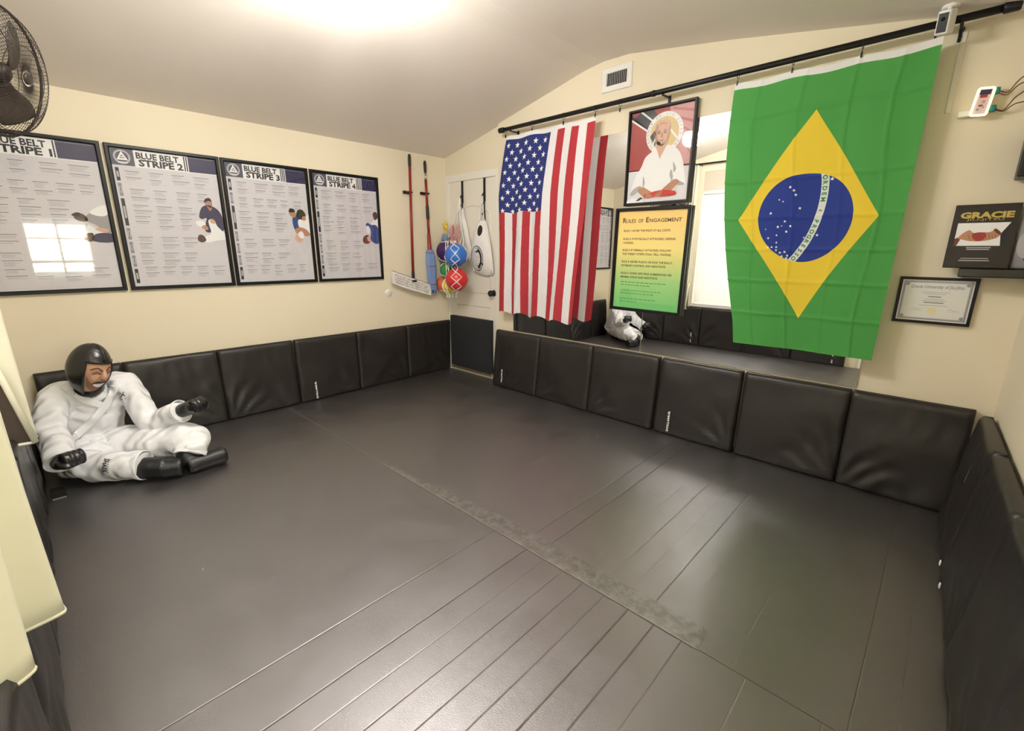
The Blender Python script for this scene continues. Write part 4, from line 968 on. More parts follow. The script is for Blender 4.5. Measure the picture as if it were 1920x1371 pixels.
# white sack behind the net and round-logo bag
def sack(name, hk, pts, label, yb, th):
    """drawstring cloth bag: outline = list of (x_left, x_right, z)"""
    t = thing(name, hk, label, 'bag')
    m = MB(); nu = 26; L = len(pts)
    def P(i, j):
        x0, x1, z = pts[j]; a = 2*PI*i/nu; k = j/(L-1); tt = th*math.sin(PI*min(1, .12+k*.95))**.6 if j < L-1 else th*.25
        n_ = .010*noise.noise(Vector((math.cos(a)*2, math.sin(a)*2, z*9)))*math.sin(PI*k)
        return Vector(((x0+x1)/2+(x1-x0)/2*math.cos(a)*(1+n_*3), yb-tt+tt*math.sin(a)+n_, z+.006*math.sin(3*a+z*9)))
    vs = [P(i, j) for j in range(L) for i in range(nu)]; fs = [(j*nu+i, j*nu+(i+1)%nu, (j+1)*nu+(i+1)%nu, (j+1)*nu+i) for j in range(L-1) for i in range(nu)]
    fs += [tuple(range((L-1)*nu, L*nu)), tuple(reversed(range(nu)))]
    m.add(vs, fs); o = m.build('cloth_body', mat('white bag cotton', (.80,.78,.75), rough=.9, bump=.5, bscale=16, bdist=.012), t, smooth=True); sub(o)
    return t
t = sack('drawstring_bag', (.60,.0,1.72), [(.560,.620,1.555),(.530,.650,1.50),(.490,.682,1.42),(.455,.705,1.34),(.428,.722,1.25),(.415,.730,1.17),(.420,.730,1.10),(.450,.722,1.055),(.55,.68,1.030)], 'white drawstring bag with black round logo hanging on the white door by the flag', .028, .045)
MB().tube(catmull([(.590,-.012,1.735),(.545,-.02,1.52),(.49,-.03,1.36),(.465,-.02,1.20),(.47,-.02,1.06)]), .004, n=6).tube(catmull([(.594,-.012,1.735),(.625,-.02,1.56),(.665,-.03,1.42),(.705,-.02,1.25),(.708,-.02,1.06)]), .004, n=6).tube(catmull([(.59,-.014,1.735),(.58,-.03,1.63),(.575,-.025,1.56)]), .004, n=6).build('drawstring', NETW, t, smooth=True)
bpy.context.view_layer.update()
bagb = [c for c in t.children if c.name.startswith('cloth_body')][0]
dg = bpy.context.evaluated_depsgraph_get(); bv = BVHTree.FromObject(bagb, dg); ow = Vector(WORLD[bagb.name])
def bagsurf(u, v, l):
    h = bv.ray_cast(Vector((u, -1, v))-ow, Vector((0,1,0)))[0]
    return (h+ow if h else Vector((u,-.06,v)))+Vector((0,-.0012-l,0))
p = Print(bagsurf, [INK])
def el(r0, r1, m_, l, a0=0, a1=2*PI, cx_=.548, cz_=1.195, kx=.95, kz=1.28, rot=-.35, n=44):
    vs = []
    for i in range(n+1):
        a = a0+(a1-a0)*i/n
        for r_ in (r0, r1):
            x_, z_ = r_*kx*math.cos(a), r_*kz*math.sin(a); vs.append((cx_+x_*math.cos(rot)-z_*math.sin(rot)*.6, cz_+z_*math.cos(rot)+x_*math.sin(rot)*.6))
    p.flat(vs, [(2*i, 2*i+1, 2*i+3, 2*i+2) for i in range(n)], m_, l)
[el(.0055*k, .0055*(k+1), INK, 1, cx_=.597, cz_=1.452, kx=.95, kz=1.5, rot=0, n=24) for k in range(6)]; el(.092, .098, INK, 1); el(.080, .082, INK, 1); el(.058, .078, INK, 1, -1.3, 1.5); el(.055, .058, INK, 1, 1.5, 5)
for k in range(20): a = -1.2+k*.14; el(.084, .090, INKG, 1, a, a+.07, n=2)
p.poly([(.575,1.13),(.60,1.15),(.62,1.13),(.635,1.145),(.60,1.165),(.57,1.14)], INK, 2); p.poly([(.53,1.26),(.56,1.27),(.585,1.26),(.56,1.25)], INK, 2)
p.line([(.53,1.23),(.545,1.20),(.535,1.16),(.555,1.12)], .003, INKG, 2); p.line([(.555,1.22),(.58,1.20),(.60,1.22)], .003, INKG, 2)
p.build('round_logo_print', t)
t = sack('white_sack', (.30,0,1.72), [(.285,.300,1.68),(.275,.315,1.60),(.285,.345,1.53),(.295,.372,1.46),(.300,.385,1.38),(.310,.425,1.28),(.33,.450,1.18),(.38,.455,1.13)], 'plain white cloth sack hanging behind the ball net on the white door', .020, .022)

# ================================================================== WINDOWS
# window_1: near wall, white blinds (seen in the mirror)
win = MB()
fw = .035
for a, b in (((W1X0,NY-.09,W1Z0),(W1X0+fw,NY-.05,W1Z1)), ((W1X1-fw,NY-.09,W1Z0),(W1X1,NY-.05,W1Z1)), ((W1X0,NY-.09,W1Z0),(W1X1,NY-.05,W1Z0+fw)), ((W1X0,NY-.09,W1Z1-fw),(W1X1,NY-.05,W1Z1)), ((W1X0,NY-.085,1.40),(W1X1,NY-.055,1.43))): win.box(a, b)
w1 = struct(win.build('window_1', TRIM))
MB().add([(W1X0,NY-.07,W1Z0),(W1X1,NY-.07,W1Z0),(W1X1,NY-.07,W1Z1),(W1X0,NY-.07,W1Z1)], [(0,1,2,3)]).build('window_glass', GLASS, w1, fix=False)
struct(MB().box((W1X0-.02,NY-.04,W1Z0-.022),(W1X1+.02,NY+.02,W1Z0)).build('trim_8', TRIM))
t = thing('window_blind', (1.91,NY-.02,2.03), 'white horizontal slat blind over the window, seen in the mirror left of the green flag', 'blind')
MB().box((W1X0+.01,NY-.035,2.0),(W1X1-.01,NY+.012,2.035)).build('head_rail', WHITE, t)
MB().box((W1X0+.01,NY-.028,W1Z0+.004),(W1X1-.01,NY+.008,W1Z0+.022)).build('bottom_rail', WHITE, t)
z = 1.985
while z > W1Z0+.035:
    Ms = Matrix.Translation((1.91, NY-.010, z)) @ Matrix.Rotation(math.radians(-66), 4, 'X')
    MB().box((-(W1X1-W1X0)/2+.012,-.0215,-.0012),((W1X1-W1X0)/2-.012,.0215,.0012), M=Ms).build('slat', SLAT, t); z -= .0345
m = MB()
for x in (1.47, 1.91, 2.35): m.tube([(x,NY+.012,2.0),(x,NY+.012,.57)], .0012, n=5)
m.build('ladder_cord', WHITE, t)
tag(MB().box((W1X0,NY-.02,2.04),(W1X1,NY-.008,W1Z1)).build('roller_shade', mat('beige roller shade', (.62,.55,.44), rough=.9), origin=(1.91,NY-.015,W1Z1)), 'plain beige shade panel above the white blind, seen in the mirror', 'shade')
# window_2: side wall next to the camera (only its glare in the posters is seen)
def wx(y, k): return rwx(y)+k
win = MB()
def wbar(y0, y1, z0, z1, k0=.05, k1=.085):
    win.box((rwx((y0+y1)/2)+k0, y0, z0), (rwx((y0+y1)/2)+k1, y1, z1))
wbar(W2Y0, W2Y0+.035, W2Z0, W2Z1); wbar(W2Y1-.035, W2Y1, W2Z0, W2Z1); wbar(W2Y0, W2Y1, W2Z0, W2Z0+.035); wbar(W2Y0, W2Y1, W2Z1-.035, W2Z1)
wbar(W2Y0, W2Y1, 1.09, 1.12); wbar(-2.72, -2.70, W2Z0, W2Z1, .055, .075); wbar(W2Y0, W2Y1, 1.38, 1.395, .055, .075)
w2 = struct(win.build('window_2', TRIM))
MB().add([(rwx(W2Y0)+.07,W2Y0,W2Z0),(rwx(W2Y1)+.07,W2Y1,W2Z0),(rwx(W2Y1)+.07,W2Y1,W2Z1),(rwx(W2Y0)+.07,W2Y0,W2Z1)], [(0,1,2,3)]).build('window_glass', GLASS, w2, fix=False)
al = bpy.data.lights.new('daylight_at_side_window', 'AREA'); al.shape = 'RECTANGLE'; al.size = .58; al.size_y = .74; al.energy = WINDOW_W; al.color = (1.0, .97, .74)
ao = bpy.data.objects.new('daylight_at_side_window', al); COL.objects.link(ao); ao.location = (4.40, -2.71, 1.27); ao.rotation_euler = (0, math.radians(90), 0)

al = bpy.data.lights.new('daylight_on_blinds', 'AREA'); al.shape = 'RECTANGLE'; al.size = 1.1; al.size_y = 1.6; al.energy = BLIND_W; al.color = (1.0, .985, .93)
ao = bpy.data.objects.new('daylight_on_blinds', al); COL.objects.link(ao); ao.location = (1.91, -3.60, 1.42); ao.rotation_euler = (math.radians(90), 0, 0)

# ================================================================== CURTAINS
t = thing('window_curtain_rod', (1.9,-3.19,2.37), 'black rod above the blinds, its end knob seen in the mirror beside the portrait', 'rod')
MB().tube([(1.235,-3.19,2.365),(2.98,-3.19,2.365)], .010, n=12).build('rod', BLACKM, t, smooth=True)
MB().ball((1.225,-3.19,2.365), .022).build('finial', BLACKM, t, smooth=True)
for x in (1.30, 2.92): MB().box((x-.008,-3.27,2.35),(x+.008,-3.18,2.358)).build('bracket', BLACKM, t)
def curtain(prof_top, prof_bot, z0, z1, name, label, origin, flare=2.0):
    def P(u, v):
        k = v**flare; n = len(prof_bot)-1
        def at(pr, u):
            i = min(int(u*n), n-1); f = u*n-i; q = f*f*(3-2*f)
            return Vector((pr[i][0]+(pr[i+1][0]-pr[i][0])*f, pr[i][1]+(pr[i+1][1]-pr[i][1])*q))
        a, b = at(prof_top, u), at(prof_bot, u); p = a.lerp(b, k)
        return Vector((p.x, p.y, z1+(z0-z1)*v+.010*math.sin(u*11)*v))
    t = thing(name, origin, label, 'curtain')
    m = MB(); m.grid(P, len(prof_bot)*8, 40, uv=False)
    o = m.build('cloth', CURT, t, smooth=True); s_ = o.modifiers.new('s', 'SOLIDIFY'); s_.thickness = .004; s_.offset = 0
    m = MB(); m.tube([P(i/80, 1)+Vector((0,0,.004)) for i in range(81)], .0045, n=6); m.build('hem', CURT, t, smooth=True)
    return t, P
top1 = [(1.20,-3.21),(1.215,-3.18),(1.23,-3.21),(1.245,-3.18),(1.26,-3.21),(1.275,-3.18),(1.29,-3.21),(1.31,-3.20)]
bot1 = [(1.12,-3.245),(1.14,-3.185),(1.165,-3.235),(1.19,-3.170),(1.215,-3.225),(1.24,-3.160),(1.275,-3.250),(1.31,-3.255)]
t, P = curtain(top1, bot1, .492, 2.36, 'window_curtain', 'pale yellow curtain with a dark brown corner hanging beside the dummy at the left edge', (1.22,-3.2,.5), 1.3)
m = MB(); tri = [(1.292,-3.176,.510),(1.292,-3.262,.512),(1.285,-3.262,.845),(1.288,-3.222,.800)]
m.add([Vector(p)+Vector((d_,0,0)) for d_ in (0,.004) for p in tri], [(3,2,1,0),(4,5,6,7),(0,1,5,4),(1,2,6,5),(2,3,7,6),(3,0,4,7)]); m.build('dark_lining', BROWN, t)
m = MB(); m.tube([(1.296,-3.168,.500),(1.296,-3.262,.503)], .006, n=8).tube([(1.296,-3.166,.500),(1.292,-3.214,.805),(1.288,-3.262,.87)], .011, n=8); m.build('turned_edge', CURT, t, smooth=True)
top2 = [(2.46,-3.21),(2.49,-3.18),(2.52,-3.21),(2.55,-3.18),(2.58,-3.21),(2.62,-3.18),(2.66,-3.21),(2.70,-3.18),(2.74,-3.21),(2.80,-3.20)]
bot2 = [(2.42,-3.24),(2.46,-3.17),(2.51,-3.22),(2.55,-3.155),(2.605,-3.146),(2.64,-3.235),(2.72,-3.245),(2.785,-3.192),(2.83,-3.262),(2.95,-3.258)]
curtain(top2, bot2, .500, 2.36, 'window_curtain', 'pale yellow curtain folds nearest the camera at the lower left edge', (2.65,-3.2,.5), 1.0)
tag(bev(MB().box((1.00,NY,1.80),(1.07,NY+.012,1.90)).build('wall_switch', WHITE, origin=(1.03,NY,1.85)), .003), 'small white wall plate near the curtain, seen in the mirror between the two frames', 'switch')

# ================================================================== CEILING LIGHT
cx, cy = 1.95, -1.93
t = thing('ceiling_light', (cx, cy, zc(cx)), 'ceiling fixture with three bare warm bulbs just above the frame', 'ceiling light')
MB().lathe([(0,0),(.065,0),(.068,-.012),(.05,-.028),(0,-.03)], (cx,cy,zc(cx)), (0,0,1), 32).build('canopy', WHITE, t, smooth=True)
r_b = .080
BULB = mat('warm bulb glass', (1.0,.972,.925), emit=BULB_W/(PI*4*PI*r_b**2))
for bx, by in ((2.22,-1.86), (1.76,-1.84), (2.20,-2.20)):
    bz = 2.375; MB().tube([(cx,cy,zc(cx)-.02),(bx,by,bz+.115)], .007, n=8).tube([(bx,by,bz+.12),(bx,by,bz+.095)], .02, n=14).build('arm', WHITE, t, smooth=True)
    MB().lathe([(.018,.104),(.046,.098),(.070,.078),(.082,.050),(.080,.048),(.066,.072),(.044,.090),(.016,.096)], (bx,by,bz), (0,0,1), 28).build('added_shade_cup', WHITE, t, smooth=True)  # unseen cup added over each bulb to hold its light off the ceiling
    MB().ball((bx,by,bz), r_b, nu=24, nv=16).build('bulb', BULB, t, smooth=True)

# ================================================================== WALL FAN
FC = Vector((1.03,-3.005,1.945)); ax = Vector((.50,.84,-.20)).normalized()
t = thing('wall_fan', (1.03,-3.26,1.95), 'black wire-caged wall fan at the top left corner of the view', 'fan')
ea = ax.orthogonal().normalized(); eb = ax.cross(ea); R_ = .235
def fp(r, a, h): return FC+ax*h+(ea*math.cos(a)+eb*math.sin(a))*r
WIRE = mat('dark fan wire', (.030,.022,.018), rough=.45)
m = MB()
def fh(r): return .085*math.sqrt(max(0, 1-(r/R_)**2.2))
for k in range(84):
    a = 2*PI*k/84; m.tube([fp(r, a+.25*(1-r/R_), fh(r)) for r in (.028,.06,.09,.13,.17,.205,.228,R_)], .0009, n=4, cap=False)
for r in (.030, .115, .17, .215): m.tube([fp(r, 2*PI*i/48, fh(r)) for i in range(48)], .0016, n=5, closed=True)
m.build('front_grille', WIRE, t)
m = MB()
for k in range(84):
    a = 2*PI*k/84; m.tube([fp(r, a, -fh(r)*1.0) for r in (.05,.09,.13,.17,.205,.228,R_)], .0009, n=4, cap=False)
for r in (.055, .13, .19): m.tube([fp(r, 2*PI*i/48, -fh(r)) for i in range(48)], .0016, n=5, closed=True)
m.build('rear_grille', WIRE, t)
m = MB(); m.tube([fp(R_+.001, 2*PI*i/64, 0) for i in range(64)], .0055, n=8, closed=True); m.build('rim', WIRE, t, smooth=True)
for k in range(3):
    m = MB(); a0 = 2*PI*k/3+.5; vs = []; 
    for j in range(9):
        r = .035+.165*j/8
        for i in range(7):
            w_ = (i/6-.5)*(.5+.75*math.sin(PI*min(1, j/8*.8+.1))); vs.append(fp(r, a0+w_+.35*j/8, .022*(i/6-.5)*2))
    m.add(vs, [(j*7+i, j*7+i+1, (j+1)*7+i+1, (j+1)*7+i) for j in range(8) for i in range(6)])
    o = m.build('blade', mat('smoky fan blade', (.06,.045,.035), rough=.4), t, smooth=True); sd = o.modifiers.new('s', 'SOLIDIFY'); sd.thickness = .003
MB().lathe([(0,.03),(.02,.028),(.036,.015),(.038,-.02),(0,-.02)], FC, ax, 24).build('hub', WIRE, t, smooth=True)
MB().lathe([(0,.092),(.016,.091),(.022,.088),(.022,.084),(0,.084)], FC, ax, 24).build('badge', WIRE, t, smooth=True)
MB().lathe([(0,-.06),(.05,-.06),(.062,-.08),(.060,-.13),(.04,-.15),(0,-.152)], FC, ax, 28).build('motor', BLACKM, t, smooth=True)
MB().tube([FC-ax*.12, (.95,-3.17,1.88), (.95,-3.25,1.88)], .014, n=12).box((.91,-3.268,1.80),(.99,-3.25,1.96)).build('wall_bracket', BLACKM, t)

# ================================================================== GRAPPLING DUMMY
D = thing('grappling_dummy', (.40,-3.0,0), 'seated black grappling dummy in white gi with printed smiling face, left corner', 'training dummy')
V = Vector
def cloth_mods(o, vox, tex_size, disp, seed=0):
    r = o.modifiers.new('remesh', 'REMESH'); r.mode = 'VOXEL'; r.voxel_size = vox; r.use_smooth_shade = True
    s_ = o.modifiers.new('smooth', 'SMOOTH'); s_.iterations = 7; s_.factor = .6
    tx = bpy.data.textures.new('folds%d' % seed, 'CLOUDS'); tx.noise_scale = tex_size; tx.noise_depth = 1
    d = o.modifiers.new('disp', 'DISPLACE'); d.texture = tx; d.strength = disp; d.mid_level = .5; d.texture_coords = 'LOCAL'
    tx2 = bpy.data.textures.new('creases%d' % seed, 'WOOD'); tx2.wood_type = 'BANDNOISE'; tx2.noise_scale = tex_size*1.6; tx2.turbulence = 9
    d2 = o.modifiers.new('disp2', 'DISPLACE'); d2.texture = tx2; d2.strength = disp*.42; d2.mid_level = .5; d2.texture_coords = 'LOCAL'
neck = V((.44,-2.925,.485)); shL = V((.40,-3.065,.470)); shR = V((.42,-2.785,.480))
elL, wrL, haL = V((.515,-3.125,.315)), V((.715,-3.112,.198)), V((.778,-3.088,.218))
elR, wrR, haR = V((.56,-2.715,.250)), V((.725,-2.580,.338)), V((.780,-2.528,.366))
pel = V((.30,-2.99,.13))
# continuous black body under the clothes
m = MB(); m.tube(catmull([pel, (.33,-2.97,.25), (.38,-2.94,.38), neck, (.52,-2.925,.56)]), [.10]*4+[.095]*4+[.10]*4+[.055]*5+[.045]*8, n=16)
m.tube([shL, elL, wrL, haL], [.05,.04,.03,.028], n=12).tube([shR, elR, wrR, haR], [.05,.04,.03,.028], n=12)
m.tube([pel, (.42,-2.93,.12), (.76,-2.57,.175), (.83,-2.60,.08)], [.08,.07,.05,.04], n=12).tube([pel, (.43,-3.05,.095), (.66,-2.95,.075), (.84,-2.72,.07)], [.08,.06,.05,.04], n=12)
m.ball(shL, .055).ball(shR, .055)
o = m.build('body', BOOT, D, smooth=True); r = o.modifiers.new('r', 'REMESH'); r.mode = 'VOXEL'; r.voxel_size = .012; r.use_smooth_shade = True
# trousers
m = MB()
m.ball((.34,-3.0,.135), (.14,.16,.112), nu=24)
m.tube(catmull([(.36,-2.95,.12), (.48,-2.83,.135), (.63,-2.69,.150), (.745,-2.580,.165), (.800,-2.560,.150), (.835,-2.590,.100)], 5), [.105]*6+[.102]*5+[.098]*5+[.093]*5+[.085]*5, n=20)
m.tube(catmull([(.36,-3.05,.118), (.48,-3.06,.104), (.60,-3.00,.096), (.70,-2.91,.094), (.790,-2.805,.090)], 5), [.105]*6+[.086]*5+[.080]*5+[.078]*5, n=20)
tr = m.build('trousers', GI, D, smooth=True); cloth_mods(tr, .0085, .085, .026, 1)
# jacket
m = MB(); F = V((1,0,.1))
m.tube(catmull([(.31,-3.0,.12), (.33,-2.99,.20), (.36,-2.965,.30), (.39,-2.94,.40), (.425,-2.93,.465), (.455,-2.925,.51)], 5), [.185]*3+[.165]*5+[.158]*6+[.150]*5+[.115]*4+[.070]*3, n=26, ry=[.150]*3+[.130]*5+[.115]*6+[.100]*5+[.080]*4+[.062]*3, up=F)
m.tube(catmull([shL+V((0,.06,.0)), shL, shL.lerp(elL,.5)+V((.01,-.012,.012)), elL, elL.lerp(wrL,.5), wrL], 5), [.075]*6+[.072]*5+[.070]*5+[.068]*5+[.066]*5, n=18)
m.tube(catmull([shR-V((0,.06,.0)), shR, shR.lerp(elR,.5)+V((.01,.012,.01)), elR, elR.lerp(wrR,.5), wrR], 5), [.075]*6+[.072]*5+[.070]*5+[.066]*5+[.062]*5, n=18)
m.ball(shL, .078).ball(shR, .078)
m.tube(catmull([(.36,-3.02,.17), (.47,-2.98,.165), (.58,-2.93,.145)], 5), [.10]*4+[.085]*4+[.035]*3, n=16, ry=[.07]*4+[.05]*4+[.018]*3, up=(0,0,1))
jk = m.build('jacket', GI, D, smooth=True); cloth_mods(jk, .0085, .085, .026, 2)
# open cuffs
def cuff(c, d, r, nm='cuff'):
    d = V(d).normalized(); m = MB(); m.lathe([(r*.97,-.030),(r*1.04,-.004),(r*1.05,.004),(r*.98,.006),(r*.93,-.002),(r*.90,-.03)], c, d, 28)
    return m.build(nm, GI, jk if nm == 'cuff' else tr, smooth=True)
cuff(wrL+V((.004,0,-.002)), wrL-elL, .070); cuff(wrR, wrR-elR, .066)
cuff(V((.792,-2.803,.092)), V((.09,.105,0)), .080, 'leg_hem'); cuff(V((.838,-2.592,.094)), V((.035,-.03,-.05)), .085, 'leg_hem')
bpy.context.view_layer.update(); dg = bpy.context.evaluated_depsgraph_get()
o0 = V(WORLD[jk.name])
bj = BVHTree.FromObject(jk, dg); bt = BVHTree.FromObject(tr, dg)
def cast(bv, p, d): 
    h = bv.ray_cast(V(p)-o0, V(d)); return (h[0]+o0, h[1]) if h[0] else (None, None)
def band(pts, w, lift, name, d=V((-1,0,-.12)), parent=jk, m_=GI, th=.014):
    """cloth band laid on the jacket: pts (y, z) seen from the front"""
    C_ = catmull([V((1.4, y, z)) for y, z in pts], 8); rows = []
    for i, p in enumerate(C_):
        tt = (C_[min(i+1, len(C_)-1)]-C_[max(i-1, 0)]).normalized(); nn = V((0, -tt.z, tt.y)); row = []
        for k in range(5):
            q = p+nn*w*(k/4-.5); q2 = V((1.4, q.y, q.z+.12*1.0)); h, n_ = cast(bj, q2, d)
            row.append(h+V((lift*(1 if 0 < k < 4 else .55),0,lift*.2)) if h else None)
        if all(row): rows.append(row)
    m = MB(); vs = [q for r in rows for q in r]; n = len(rows)
    if n < 2: return None
    m.add(vs, [(i*5+k, i*5+k+1, (i+1)*5+k+1, (i+1)*5+k) for i in range(n-1) for k in range(4)])
    o = m.build(name, m_, parent, smooth=True); s_ = o.modifiers.new('smooth', 'SMOOTH'); s_.iterations = 6
    s_ = o.modifiers.new('s', 'SOLIDIFY'); s_.thickness = th; s_.offset = 0; sub(o); return o
band([(-3.035,.530),(-3.00,.475),(-2.955,.425),(-2.905,.385),(-2.88,.35)], .050, .010, 'lapel')
band([(-2.835,.535),(-2.838,.470),(-2.870,.405),(-2.925,.340),(-2.985,.280),(-3.05,.225)], .050, .018, 'lapel')
# collar roll round the neck
m = MB(); m.tube([(.455+.075*math.cos(a)*.95, -2.925+.098*math.sin(a), .515+.035*(-math.cos(a))) for a in [PI*.30+i*PI*1.4/24 for i in range(25)]], .020, n=10, ry=.012); m.build('collar', GI, jk, smooth=True)
# belt
m = MB(); m.tube([(.345+.150*math.cos(a), -2.985+.178*math.sin(a), .195+.012*math.cos(a*2)) for a in [2*PI*i/40 for i in range(40)]], .006, n=8, ry=.020, closed=True, up=(0,0,1))
m.tube(catmull([(.495,-2.975,.20),(.525,-2.95,.185),(.545,-2.915,.175),(.535,-2.88,.19)]), .005, n=8, ry=.018).ball((.500,-2.965,.198), (.02,.028,.022)); m.build('belt', GI, D, smooth=True)
# badge lettering on chest and trouser leg
def chest(u, v, l):
    h, n_ = cast(bj, (1.4, -2.862+u, .445+v+.12), V((-1,0,-.12))); return (h if h else V((.5,-2.84+u,.4+v)))+V((.003+l,0,0))
p = Print(chest, [INK]); 
# small scribbled crest on the right breast
OX = .045
for a in ((0,0,.012,.02),(.012,.02,.02,.004),(.004,.012,.018,.012),(-.006,-.008,.022,-.006),(-.004,-.016,.02,-.015),(.006,.02,.0,.03),(.012,.022,.018,.032)): p.line([(OX+a[0],a[1]-.03),(OX+a[2],a[3]-.03)], .0035, INK)
p.build('chest_logo', jk)
def leg(u, v, l):
    q = V((.685,-2.915,.6))+V((.60,.72,0)).normalized()*u+V((.72,-.60,0)).normalized()*v*1.0
    h, n_ = cast(bt, q, V((0,0,-1))); return (h if h else V((q.x,q.y,.15)))+V((0,0,.004+l))
def legside(u, v, l):
    t_ = V((.60,.72,0)).normalized(); side = V((.72,-.60,.45)).normalized(); c = V((.690,-2.905,.085))+t_*u
    upv = V((0,0,1))*.9+V((-.35,.3,0)); h, n_ = cast(bt, c+upv*v+side*.5, -side); return (h if h else c+side*.09+upv*v)+side*(.003+l)
p = Print(legside, [INK]); p.text('SHARK', -.010, .045, .026, INK, rot=-PI/2, width=.075, bold=.02, shear=.3); p.text('JIU-JITSU', .014, .042, .008, INKG, rot=-PI/2, width=.065, bold=.02); p.build('leg_lettering', tr)
# gloves (closed fists)
def glove(c, d, upd, sgn, nm):
    d = V(d).normalized(); u = V(upd); u = (u-d*u.dot(d)).normalized(); s_ = d.cross(u)
    M = Matrix((( d.x, s_.x, u.x, c.x), (d.y, s_.y, u.y, c.y), (d.z, s_.z, u.z, c.z), (0,0,0,1)))
    m = MB(); m.tube([M @ V((-.085,0,0)), M @ V((-.03,0,0)), M @ V((.0,0,0))], [.040,.042,.045], n=16)
    m.ball(M @ V((.012,0,0)), .001)
    m.ball(M @ V((.012,0,.0)), (.052,.050,.044), M=M.to_3x3())
    for k in range(4):      # curled fingers: knuckle, middle joint, tip back towards the palm
        y = -.036+.024*k; L_ = (.92,1.0,.98,.85)[k]
        m.tube(catmull([M @ V((.02,y,.022)), M @ V((.044*L_,y*.95,.028)), M @ V((.060*L_,y*.92,.004)), M @ V((.050*L_,y*.92,-.024)), M @ V((.022,y*.95,-.028))], 4), [.0150,.0155,.0155,.0150,.0155,.0155,.0150,.0150,.0150,.0145,.014,.014,.0135,.0135,.013,.013,.012], n=10)
    m.tube(catmull([M @ V((-.01,sgn*.040,.0)), M @ V((.022,sgn*.058,-.010)), M @ V((.046,sgn*.050,-.026)), M @ V((.058,sgn*.028,-.034))], 4), [.017,.017,.016,.016,.0155,.015,.015,.0145,.014,.0135,.013,.0125,.011], n=10)
    o = m.build(nm, LEATH, D, smooth=True); r = o.modifiers.new('r', 'REMESH'); r.mode = 'VOXEL'; r.voxel_size = .004; r.use_smooth_shade = True
    s_ = o.modifiers.new('sm', 'SMOOTH'); s_.iterations = 4; return o
glove(haL, haL-wrL+V((.02,.02,.01)), (.3,.2,1), 1, 'glove'); glove(haR, haR-wrR, (.2,.2,1), -1, 'glove')
# boots
def boot(path, rad, ry, foot, nm):
    m = MB(); m.tube(catmull(path, 5), rad, n=18); 
    a, b, w_, h_ = foot; a, b = V(a), V(b); m.tube([a, a.lerp(b,.08), a.lerp(b,.5), a.lerp(b,.92), b], [w_*.8,w_,w_,w_,w_*.85], n=24, ry=[h_*.8,h_,h_*.95,h_,h_*.85], up=(0,0,1))
    o = m.build(nm, BOOT, D, smooth=True); r = o.modifiers.new('r', 'REMESH'); r.mode = 'VOXEL'; r.voxel_size = .005; r.use_smooth_shade = True
    s_ = o.modifiers.new('sm', 'SMOOTH'); s_.iterations = 5; return o
boot([(.76,-2.84,.072), (.815,-2.765,.070), (.850,-2.715,.068)], [.060]*6+[.058]*5, 0, ((.845,-2.735,.062), (.885,-2.640,.060), .052, .056), 'boot')
boot([(.825,-2.60,.115), (.852,-2.600,.080), (.872,-2.595,.060)], [.060]*6+[.056]*5, 0, ((.885,-2.625,.052), (.862,-2.420,.056), .048, .050), 'boot')
# head: black hood around a printed face
HC = V((.535,-2.925,.625)); fd = V((.80,.50,-.24)).normalized(); up_ = V((-.12,.10,1)); up_ = (up_-fd*up_.dot(fd)).normalized(); sd_ = up_.cross(fd)   # sd_: wearer's left... towards +y
HM = Matrix((( fd.x, sd_.x, up_.x, HC.x), (fd.y, sd_.y, up_.y, HC.y), (fd.z, sd_.z, up_.z, HC.z), (0,0,0,1)))
def hp(a, e, k=1.0, push=0.0):      # azimuth from the face direction, elevation
    r = V((.100*k, .082*k, .136*k)); x = math.cos(e)*math.cos(a); y = math.cos(e)*math.sin(a); z = math.sin(e)
    jaw = 1-.20*max(0, -z)**1.5
    return HM @ V(((r.x*x)*jaw+push, r.y*y*jaw, r.z*z))
m = MB(); nu, nv = 48, 32; vs = []; 
for j in range(nv+1):
    e = -PI/2+PI*j/nv
    for i in range(nu): vs.append(hp(2*PI*i/nu, e))
m.add(vs, [(j*nu+i, j*nu+(i+1)%nu, (j+1)*nu+(i+1)%nu, (j+1)*nu+i) for j in range(nv) for i in range(nu)])
m.tube([HC-up_*.10, neck], [.055,.06], n=16)
hd = m.build('head', LEATH, D, smooth=True)
# hood shell, open over the face
m = MB(); vs = []; keep = []
for j in range(nv+1):
    e = -PI/2+PI*j/nv
    for i in range(nu):
        a = 2*PI*i/nu-PI; k = 1.10 if abs(a) < 1.3 else 1.07
        vs.append(hp(a, e, k))
for j in range(nv):
    e = -PI/2+PI*(j+.5)/nv
    for i in range(nu):
        a = 2*PI*(i+.5)/nu-PI
        if abs(a) < .98 and e < .44: continue
        keep.append((j*nu+i, j*nu+(i+1)%nu, (j+1)*nu+(i+1)%nu, (j+1)*nu+i))
m.add(vs, keep); ho = m.build('hood', LEATH, hd, smooth=True); s_ = ho.modifiers.new('s', 'SOLIDIFY'); s_.thickness = .008; s_.offset = -1
m = MB(); m.tube([hp(-1.0+2.0*i/14, .46, 1.10) for i in range(15)], .004, n=8).tube([hp(0,.44+.1*i,1.115) for i in range(10)], .003, n=6).tube([hp(-.05,.5,1.11), hp(-.05,.56,1.20)], [.006,.003], n=8); m.build('hood_seam', LEATH, hd, smooth=True)
def fs(u, v, l):
    a = u/.088; e = v/.138; nose = .020*math.exp(-(u/.012)**2)*math.exp(-((v+.012)/.022)**2); chin = .006*math.exp(-(u/.03)**2)*math.exp(-((v+.105)/.02)**2)
    return hp(a, e, 1.018, nose+chin+l)
SKF = mat('printed face skin', (.50,.27,.16), rough=.5); MOUS = mat('dark moustache', (.055,.028,.018), rough=.6)
